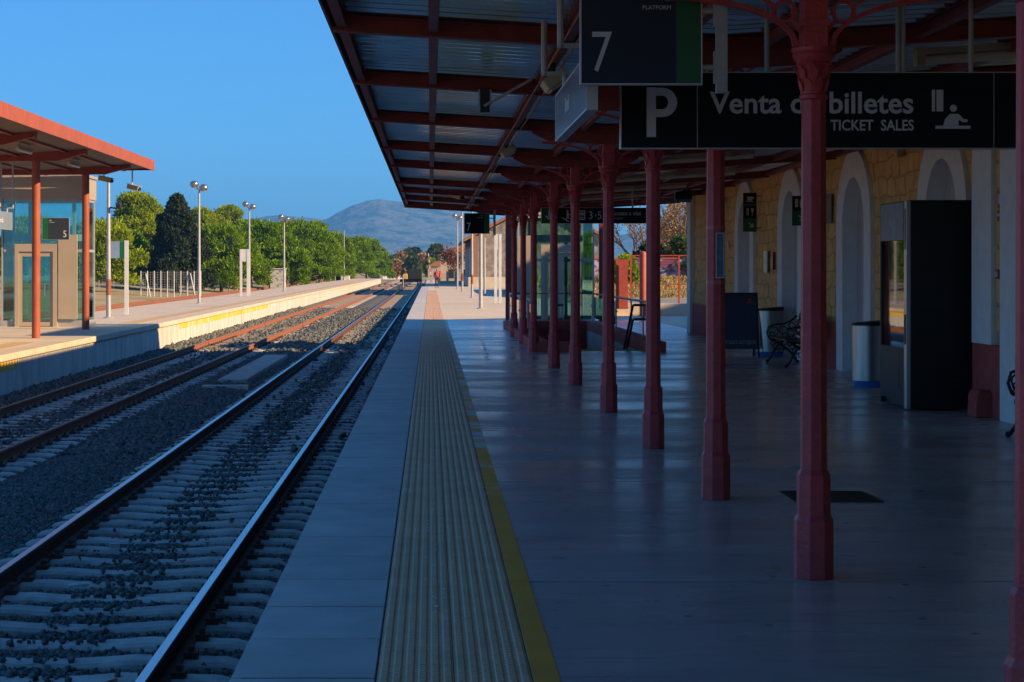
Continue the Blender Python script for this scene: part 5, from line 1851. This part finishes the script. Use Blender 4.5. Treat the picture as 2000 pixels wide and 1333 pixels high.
branch_tree('autumn_tree', 'reddish autumn tree left of the stone warehouse', (PX(893, 232), 232, -0.3), 6.0, 0.8, 31, REDL, 4, 0.24, GB, lean=-0.15)
branch_tree('autumn_tree', 'thin brown tree rising behind the tile roofed house', (PX(880, 310), 310, -0.3), 6.4, 0.7, 33, TANL, 3, 0.26, GB)
FT = [(768, 500, 26, 520, OLIVE, 'small green tree at the left foot of the mountain'), (783, 492, 26, 560, TANL, 'tan rounded tree right of the small green tree'),
      (798, 485, 30, 600, OLIVE, 'green tree in the middle of the far valley'), (812, 482, 26, 640, CYP, 'dark tree highest of the far valley group'),
      (824, 497, 30, 520, TANL, 'tan tree behind the dark wagon'), (838, 492, 28, 560, OLIVE, 'green tree behind the raised crossing barrier'),
      (852, 478, 34, 480, OLIVE, 'big green tree above the house roof'), (775, 510, 26, 430, TANL, 'low tan bush left of the black diamond sign'),
      (806, 505, 30, 450, OLIVE, 'low green bush over the dark wagon'), (843, 508, 24, 420, PINE2, 'yellow green bush beside the crossing barrier')]
for i, (px, py, w, Y, m, lb) in enumerate(FT):
    tree('valley_tree', lb, (PX(px, Y), Y, -1.1), PZ(py, Y) + 1.1, w / FPX * Y * 1.25, 'dome', 400 + i, m, z0f=0.1, per=40, size=0.5, group='trees at the mountain foot')

# ------------------------------------------------------------------ far buildings and things beyond the platform end
t = thing('stone_warehouse', 'grey stone goods warehouse with brick corner at the sunlit platform end', 'warehouse', (4.1, 177, 0))
WST = mat('warehouse_stone', (0.33, 0.27, 0.22), (0.17, 0.14, 0.125), scale=1.7, rough=0.9, bump=0.6, bscale=3, detail=9, contrast=(0.40, 0.60))
BRK = mat('warehouse_brick', (0.33, 0.17, 0.10), (0.25, 0.12, 0.075), scale=3, rough=0.9, stretch=(1, 1, 5))
MB().prism([(0.45, 0.9), (12, 0.9), (12, 4.9), (6.2, 7.9), (0.45, 4.9)], 'y', 0, 42).build('wall', WST, t)
MB().box(0, 0.449, -0.04, 42, 0.9, 4.85).build('brick_corner', BRK, t)
MB().prism([(-0.9, 4.30), (6.2, 8.05), (13.2, 4.35), (13.2, 4.65), (6.2, 8.4), (-0.9, 4.62)], 'y', -0.5, 42.5).build('roof', TILE, t)
MB().box(-0.5, 12, -1.4, 42, 0.0, 0.9).build('loading_dock', ISLTOP, t)
for k in range(4):
    MB().box(-0.06, -0.002, 3 + k * 9.5, 6.4 + k * 9.5, 0.9, 3.9).build('door', mat('shed_door_white', (0.60, 0.60, 0.60), (0.5, 0.5, 0.5), scale=3, stretch=(1, 6, .2)), t)
t = thing('tiled_house', 'pale house with orange tiled roof beyond the crossing', 'house', (PX(868, 290), 290, -0.8))
MB().box(-0.6, 6, 0, 9, 0, 4.6).build('wall', BEIGE, t)
MB().prism([(-1.0, 4.6), (6.4, 4.6), (2.7, 6.4)], 'y', -0.5, 9.5).build('roof', TILE, t)
MB().box(-2.6, -0.62, -1.5, 3, 0, 2.9).build('annex', BEIGE, t)
MB().prism([(-2.9, 2.9), (-0.6, 2.9), (-0.6, 3.9)], 'y', -1.8, 3.3).build('annex_roof', TILE, t)
for x in (0.6, 2.8):
    MB().box(x, x + 0.9, -0.03, 0.0, 1.0, 2.4).build('window', IRON, t)
t = thing('far_house', 'low cream house with flat roof at the valley left', 'house', (PX(770, 480), 480, -1.1))
MB().box(-3, 3, 0, 6, 0, 3.0).build('wall', WHITEW, t); MB().box(-3.2, 3.2, -0.2, 6.2, 3.0, 3.25).build('roof', TILE, t)
MB().box(-1.5, -0.4, -0.03, 0, 1, 2.2).build('window', IRON, t)
t = thing('far_house', 'long white low building behind the dark wagon', 'house', (PX(830, 400), 400, -1.1))
MB().box(1.0, 6, 0, 6, 0, 2.3).build('wall', WHITEP, t); MB().prism([(0.8, 2.3), (6.3, 2.3), (3.5, 2.9)], 'y', -0.2, 6.2).build('roof', GALV, t)
MB().box(2, 3, -0.03, 0, 1, 2.0).build('window', IRON, t)
Yw = 260.0
t = thing('goods_wagon', 'dark covered goods wagon on the track at the platform end', 'wagon', (PX(803, Yw), Yw, -0.7))
MB().box(-0.4, 1.5, 0, 8, 0.9, 2.4).build('body', mat('wagon_dark', (0.014, 0.02, 0.018), scale=2, rough=0.6), t, bevel=0.05)
MB().box(-1.6, 1.5, 0.2, 8, 0.5, 0.9).build('underframe', BLACK, t)
MB().box(-1.1, -0.5, -0.1, 0.9, 0.92, 1.7).build('yellow_box', YELLOW, t, bevel=0.08)
for x in (-1.2, 0.9):
    for y in (1.4, 6.4):
        MB().prism(circ(y, 0.45, 0.45, 16), 'x', x - 0.07, x + 0.07).build('wheel', IRON, t)
t = thing('crossing_barrier', 'raised red and white striped crossing barrier behind the walking person', 'barrier', (PX(842, 240), 240, -0.6))
MB().box(-0.2, 0.2, -0.15, 0.15, 0.0, 1.2).build('drive_box', GALV, t)
for k in range(8):
    a, b = k / 8, (k + 1) / 8
    p = lambda q: (-0.35 * q, 0, 1.1 + 3.2 * q)
    MB().bar(p(a), p(b), 0.12, 0.08).build('boom_stripe', MATS['sign_red'] if k % 2 == 0 else WHITEP, t)
t = thing('diamond_sign', 'black double diamond railway board beside the far track', 'sign', (PX(787.5, 250), 250, -0.9))
MB().lathe([(0.06, 0), (0.06, 3.2)], 8).build('post', GALV, t)
for z in (2.2, 2.95):
    MB().prism([(0, z - 0.42), (0.34, z), (0, z + 0.42), (-0.34, z)], 'y', -0.1, -0.06).build('board', BLACK, t)
o = MB().lathe([(0.16, 0), (0.16, 0.5), (0.05, 0.62)], 10).build('yellow_marker', YELLOW)
o.location = (PX(779, 200), 200, -0.9); tag(o, 'small yellow post marker between the far rails', 'marker')
t = thing('garden_wall', 'low pale pillared wall with dark railings behind the person', 'wall', (PX(858, 215), 215, -0.2))
for k in range(5):
    MB().box(k * 0.95 - 0.14, k * 0.95 + 0.14, -0.14, 0.14, 0, 1.6).build('pillar', ISLTOP, t)
    if k < 4:
        MB().box(k * 0.95 + 0.141, (k + 1) * 0.95 - 0.141, -0.08, 0.08, 0, 0.5).build('dwarf_wall', ISLTOP, t)
        rl = MB()
        for q in range(6):
            rl.box(k * 0.95 + 0.2 + q * 0.11, k * 0.95 + 0.22 + q * 0.11, -0.01, 0.01, 0.5, 1.4)
        rl.build('railing', IRON, t)
t = thing('parked_car', 'dark car parked beyond the island platform end', 'car', (PX(733, 330), 330, -1.1), R(90))
MB().prism([(-2.0, 0.3), (2.0, 0.3), (2.05, 0.75), (1.3, 0.9), (0.7, 1.42), (-1.1, 1.42), (-1.7, 0.92), (-2.05, 0.8)], 'y', -0.85, 0.85).build('body', mat('car_navy', (0.03, 0.035, 0.06), scale=3, rough=0.3), t, bevel=0.08)
for x in (-1.25, 1.25):
    for y in (-0.82, 0.82):
        MB().prism(circ(x, 0.32, 0.32, 14), 'y', y - 0.1, y + 0.1).build('wheel', BLACK, t)
MB().box(-1.95, -1.75, -0.75, -0.45, 0.7, 0.85).build('headlight', LETTER, t)
MB().box(-1.95, -1.75, 0.45, 0.75, 0.7, 0.85).build('headlight', LETTER, t)

# beyond-platform ground, forecourt, gate
o = MB().box(-0.6, 40, 177.02, 330, -1.12, -0.10).build('far_path', CONC); o['kind'] = 'structure'
o = MB().box(7.36, 60, 49.6, 118, -1.12, -0.008).build('forecourt', CONC); o['kind'] = 'structure'
o = MB().box(7.41, 60, -8, 49.3, -1.12, -0.12).build('building_ground', CONC); o['kind'] = 'structure'
ASPH = mat('asphalt_road', (0.30, 0.26, 0.23), (0.24, 0.21, 0.185), scale=1.2, rough=0.9, bump=0.2)
o = MB().box(7.0, 60, 69.5, 106, -0.004, 0.0).build('road', ASPH); o['kind'] = 'structure'
for a in (82, 92, 101):
    MB().box(8, 16, a, a + 0.5, 0.0, 0.004).build('road_marking', WHITEP, o)
DG = mat('dry_grass', (0.42, 0.28, 0.09), (0.28, 0.20, 0.07), scale=3, rough=0.95, island=0.4)
bk = grid_mesh('grass_bank', np.linspace(5.5, 45, 60), np.linspace(106, 150, 40), lambda X, Y: -0.03 + 1.15 * np.clip((Y - 106) / 9, 0, 1) ** 0.8 + 0.1 * smooth_noise(X, Y, 2, 4), SOIL)
bk['kind'] = 'structure'
n = 14000
X = rng.uniform(6.5, 24, n); Y = rng.uniform(106.3, 122, n)
Z = -0.03 + 1.15 * np.clip((Y - 106) / 9, 0, 1) ** 0.8
hh = rng.uniform(0.06, 0.24, n); a = rng.uniform(0, 6.28, n); w = 0.05
dx, dy = np.cos(a) * w, np.sin(a) * w
lx, ly = rng.normal(0, 0.12, n), rng.normal(0, 0.12, n)
V = np.stack([np.stack([X - dx, Y - dy, Z - .05], 1), np.stack([X + dx, Y + dy, Z - .05], 1), np.stack([X + lx + dx * .2, Y + ly, Z + hh], 1), np.stack([X + lx - dx * .2, Y + ly, Z + hh], 1)], 1).reshape(-1, 3)
o = numpy_mesh('dry_grass', V, np.arange(4 * n).reshape(-1, 4), DG)
tag(o, 'dry yellow grass tufts on the bank behind the mesh fence', 'grass', kind='stuff')
gw = thing('graffiti_wall', 'purple and white graffiti wall behind the dry grass bank', 'wall', (PX(1285, 117), 117, 0.9))
GRF = mat('graffiti_paint', (0.20, 0.055, 0.10), (0.42, 0.36, 0.46), scale=1.4, rough=0.8, contrast=(0.50, 0.56), detail=3, stretch=(1, 1, 1.6))
LIL = mat('graffiti_lilac', (0.36, 0.30, 0.42), (0.26, 0.20, 0.32), scale=2.5, rough=0.8, stretch=(2, 1, 0.4))
for k in range(7):
    MB().box(-4.6 + k * 1.6, -3.01 + k * 1.6, 0, 0.2, 0.0, 0.62).build('lower_panel', LIL, gw)
    MB().box(-4.6 + k * 1.6, -3.01 + k * 1.6, -0.01, 0.2, 0.63, 1.42).build('upper_panel', GRF, gw)
MB().box(-4.7, 6.7, -0.05, 0.25, 1.43, 1.52).build('coping', PLINTH, gw)
# red mesh fence with gate leaf
fy = 68.0
rf_ = thing('red_mesh_fence', 'red framed wire mesh fence closing the gap beside the building', 'fence', (PX(1232, fy), fy, 0))
Lf = PX(1420, fy) - PX(1232, fy)
GRN = mat('fence_red', (0.42, 0.07, 0.04), (0.34, 0.055, 0.035), scale=5, rough=0.55)
for x in (0.0, Lf * 0.5, Lf):
    MB().box(x - 0.03, x + 0.03, -0.03, 0.03, 0, 2.22).build('post', GRN, rf_)
for z in (0.03, 1.13, 2.2):
    MB().box(0.03, Lf, -0.02, 0.02, z - 0.02, z + 0.02).build('rail', GRN, rf_)
w = MB()
for k in range(int(Lf / 0.06)):
    w.box(k * 0.06, k * 0.06 + 0.005, 0.021, 0.026, 0.05, 2.18)
for k in range(22):
    w.box(0.03, Lf, 0.0265, 0.031, 0.06 + k * 0.10, 0.065 + k * 0.10)
w.build('wire_mesh', IRON, rf_, recalc=False)
gp = thing('gate_post', 'thick round red gate post in front of the mesh fence', 'post', (PX(1256, 66.5), 66.5, 0))
MB().lathe([(0.13, 0), (0.13, 2.25), (0.1, 2.32), (0.02, 2.35)], 16).build('shaft', GRN, gp, smooth=True)
MB().lathe([(0.2, 0), (0.2, 0.03)], 16).build('base_plate', GRN, gp)
gt = thing('red_gate', 'red sheet metal gate leaf standing open behind the stairwell', 'gate', (PX(1203, 67), 67, 0.2))
for k in range(3):
    MB().box(k * 0.145, k * 0.145 + 0.14, -0.015, 0.015, 0.05, 1.85).build('panel', GRN, gt)
for z in (0.1, 0.95, 1.75):
    MB().box(-0.02, 0.46, 0.016, 0.05, z - 0.03, z + 0.03).build('rail', GRN, gt)
MB().box(-0.3, 3.6, 0.3, 0.6, -0.2, 0.25).build('threshold_kerb', ISLTOP, gt)

# ------------------------------------------------------------------ the walking person
def skin(name, verts, edges_, radii, m, parent, sub=2, root=0):
    me = bpy.data.meshes.new(name)
    me.from_pydata(verts, edges_, [])
    me.materials.append(m)
    o = bpy.data.objects.new(name, me)
    COL.objects.link(o)
    o.parent = parent
    sm_ = o.modifiers.new('skin', 'SKIN')
    sm_.use_smooth_shade = True
    lay = me.skin_vertices[0] if me.skin_vertices else None
    if lay is None:
        bm = bmesh.new(); bm.from_mesh(me); bm.verts.layers.skin.verify(); bm.to_mesh(me); bm.free()
        lay = me.skin_vertices[0]
    for i, r_ in enumerate(radii):
        lay.data[i].radius = r_ if isinstance(r_, tuple) else (r_, r_)
        lay.data[i].use_root = (i == root)
    sd = o.modifiers.new('sub', 'SUBSURF')
    sd.levels = sub; sd.render_levels = sub
    return o


Yp = 167.0
pr = thing('person', 'person in a red jacket and dark trousers walking away with a backpack', 'person', (PX(853.5, Yp), Yp, 0.0), R(6))
SKN = mat('skin', (0.45, 0.27, 0.19), scale=6, rough=0.6)
body_v = [(0, 0, .92), (0, 0, 1.10), (0, 0, 1.30), (0, 0, 1.42), (0, 0.01, 1.49), (0, 0, 1.56), (0, 0, 1.63),
          (.09, 0, .88), (.10, -.03, .48), (.10, .02, .09), (.10, -.10, .05), (-.09, 0, .88), (-.10, .06, .48), (-.10, .12, .12), (-.10, .02, .05),
          (.18, 0, 1.37), (.25, .01, 1.12), (.24, -.07, .90), (.24, -.11, .80), (-.18, 0, 1.37), (-.25, 0, 1.12), (-.24, -.05, .90), (-.24, -.08, .80)]
body_e = [(0, 1), (1, 2), (2, 3), (3, 4), (4, 5), (5, 6), (0, 7), (7, 8), (8, 9), (9, 10), (0, 11), (11, 12), (12, 13), (13, 14), (3, 15), (15, 16), (16, 17), (17, 18), (3, 19), (19, 20), (20, 21), (21, 22)]
body_r = [(.14, .10), (.13, .095), (.15, .10), (.12, .08), .05, (.075, .09), (.07, .085), .085, .058, .042, .035, .085, .058, .042, .035, .06, .045, .036, .035, .06, .045, .036, .035]
skin('body', body_v, body_e, body_r, SKN, pr)
skin('jacket', [(0, 0, .86), (0, 0, 1.10), (0, 0, 1.30), (0, 0, 1.43), (.19, 0, 1.38), (.27, .01, 1.12), (.25, -.07, .90), (-.19, 0, 1.38), (-.27, 0, 1.12), (-.25, -.05, .90)],
     [(0, 1), (1, 2), (2, 3), (3, 4), (4, 5), (5, 6), (3, 7), (7, 8), (8, 9)], [(.19, .135), (.18, .13), (.19, .13), (.13, .09), .085, .068, .058, .085, .068, .058], mat('jacket_red', (0.55, 0.02, 0.025), (0.42, 0.015, 0.02), scale=8, rough=0.7), pr)
skin('trousers', [(0, 0, .93), (.09, 0, .86), (.10, -.03, .48), (.10, .02, .10), (-.09, 0, .86), (-.10, .06, .48), (-.10, .12, .13)], [(0, 1), (1, 2), (2, 3), (0, 4), (4, 5), (5, 6)],
     [(.15, .11), .105, .078, .062, .105, .078, .062], mat('trousers_navy', (0.02, 0.022, 0.05), scale=8, rough=0.8), pr)
MB().ball((0, 0.012, 1.60), 0.098, 6, sz=0.95).build('hair', mat('hair_grey', (0.22, 0.20, 0.18), scale=20, rough=0.8), pr, smooth=True)
MB().box(-.12, .12, -.24, -.13, 1.02, 1.40).build('backpack', mat('backpack_pink', (0.42, 0.14, 0.12), scale=8, rough=0.7), pr, bevel=0.04)
MB().box(.055, .145, -.20, .06, 0.0, .07).build('shoe', BLACK, pr, bevel=0.02)
MB().box(-.145, -.055, -.08, .18, 0.0, .07).build('shoe', BLACK, pr, bevel=0.02)

# ------------------------------------------------------------------ mountains
MT = mat('mountain_rock', (0.13, 0.135, 0.12), (0.008, 0.036, 0.026), scale=0.012, rough=0.95, detail=12, contrast=(0.47, 0.62), bump=1.0, bscale=0.02, bdist=30)
MT2 = MT
prof = [(-200, 470), (100, 455), (300, 452), (480, 430), (545, 421), (600, 424), (635, 428), (655, 416), (690, 398), (715, 390), (740, 388), (765, 391), (800, 396), (850, 402), (900, 415), (960, 432), (1040, 450), (1200, 460), (1400, 430), (1700, 410), (2100, 440), (2500, 470)]
YM0, YM1 = 4900.0, 6400.0
px = np.array([p[0] for p in prof], float)
py = np.array([p[1] for p in prof], float)


def mz(X, Y):
    t = np.clip((Y - YM0) / (YM1 - YM0), 0, 1.4)
    pxs = VPX + X / YM1 * FPX
    crest = EYE + (VPY - np.interp(pxs, px, py) + 2.2 * smooth_noise(X, X * 0, 60, 77) + 1.2 * smooth_noise(X, X * 0, 22, 78)) / FPX * YM1
    up = np.where(t < 1, t * t * (3 - 2 * t) * 0.55 + 0.45 * t ** 2.2, 1 - (t - 1) * 1.2)
    rid = 0
    for k, (s, am) in enumerate(((520, 0.13), (210, 0.085), (90, 0.045), (40, 0.02))):
        rid = rid + am * np.abs(smooth_noise(X + 0.25 * Y, Y * 0.6, s, 50 + k))
    env = np.clip(t * 3, 0, 1) * np.clip((1.02 - t) * 4, 0.12, 1)
    return -8 + (crest + 8) * up * (1 - rid * env * 1.5)


mo = grid_mesh('mountain', np.linspace(-2600, 3200, 330), np.concatenate([np.linspace(YM0, YM1, 120), np.linspace(YM1 + 60, YM1 + 2200, 12)]), mz, MT)
mo['kind'] = 'structure'
# pale village on the lower slope
vm = MB()
for k in range(70):
    pxv = random.uniform(768, 905)
    Yv_ = random.uniform(5020, 5120)
    Xv = PX(pxv, Yv_)
    zv = float(mz(np.array([Xv]), np.array([Yv_]))[0])
    vm.box(Xv - 5, Xv + random.uniform(3, 8), Yv_, Yv_ + 8, zv - 3, zv + random.uniform(3, 6))
tag(vm.build('far_village', WHITEP), 'white far-off village scattered on the lower mountain slope', 'village', kind='stuff')

# ------------------------------------------------------------------ haze
hz = MB().box(-3400, 4000, -60, 8800, -30, 300).build('haze', BED)
hz.data.materials.clear()
hm = bpy.data.materials.new('haze_air')
hm.use_nodes = True
for nd in list(hm.node_tree.nodes):
    if nd.type != 'OUTPUT_MATERIAL':
        hm.node_tree.nodes.remove(nd)
pv = hm.node_tree.nodes.new('ShaderNodeVolumePrincipled')
pv.inputs['Color'].default_value = (0.15, 0.50, 1.0, 1)
pv.inputs['Density'].default_value = 0.00016
pv.inputs['Anisotropy'].default_value = 0.1
hm.node_tree.links.new(pv.outputs[0], hm.node_tree.nodes['Material Output'].inputs['Volume'])
hz.data.materials.append(hm)
tag(hz, 'pale blue distance haze in front of the mountain', 'haze', kind='stuff')
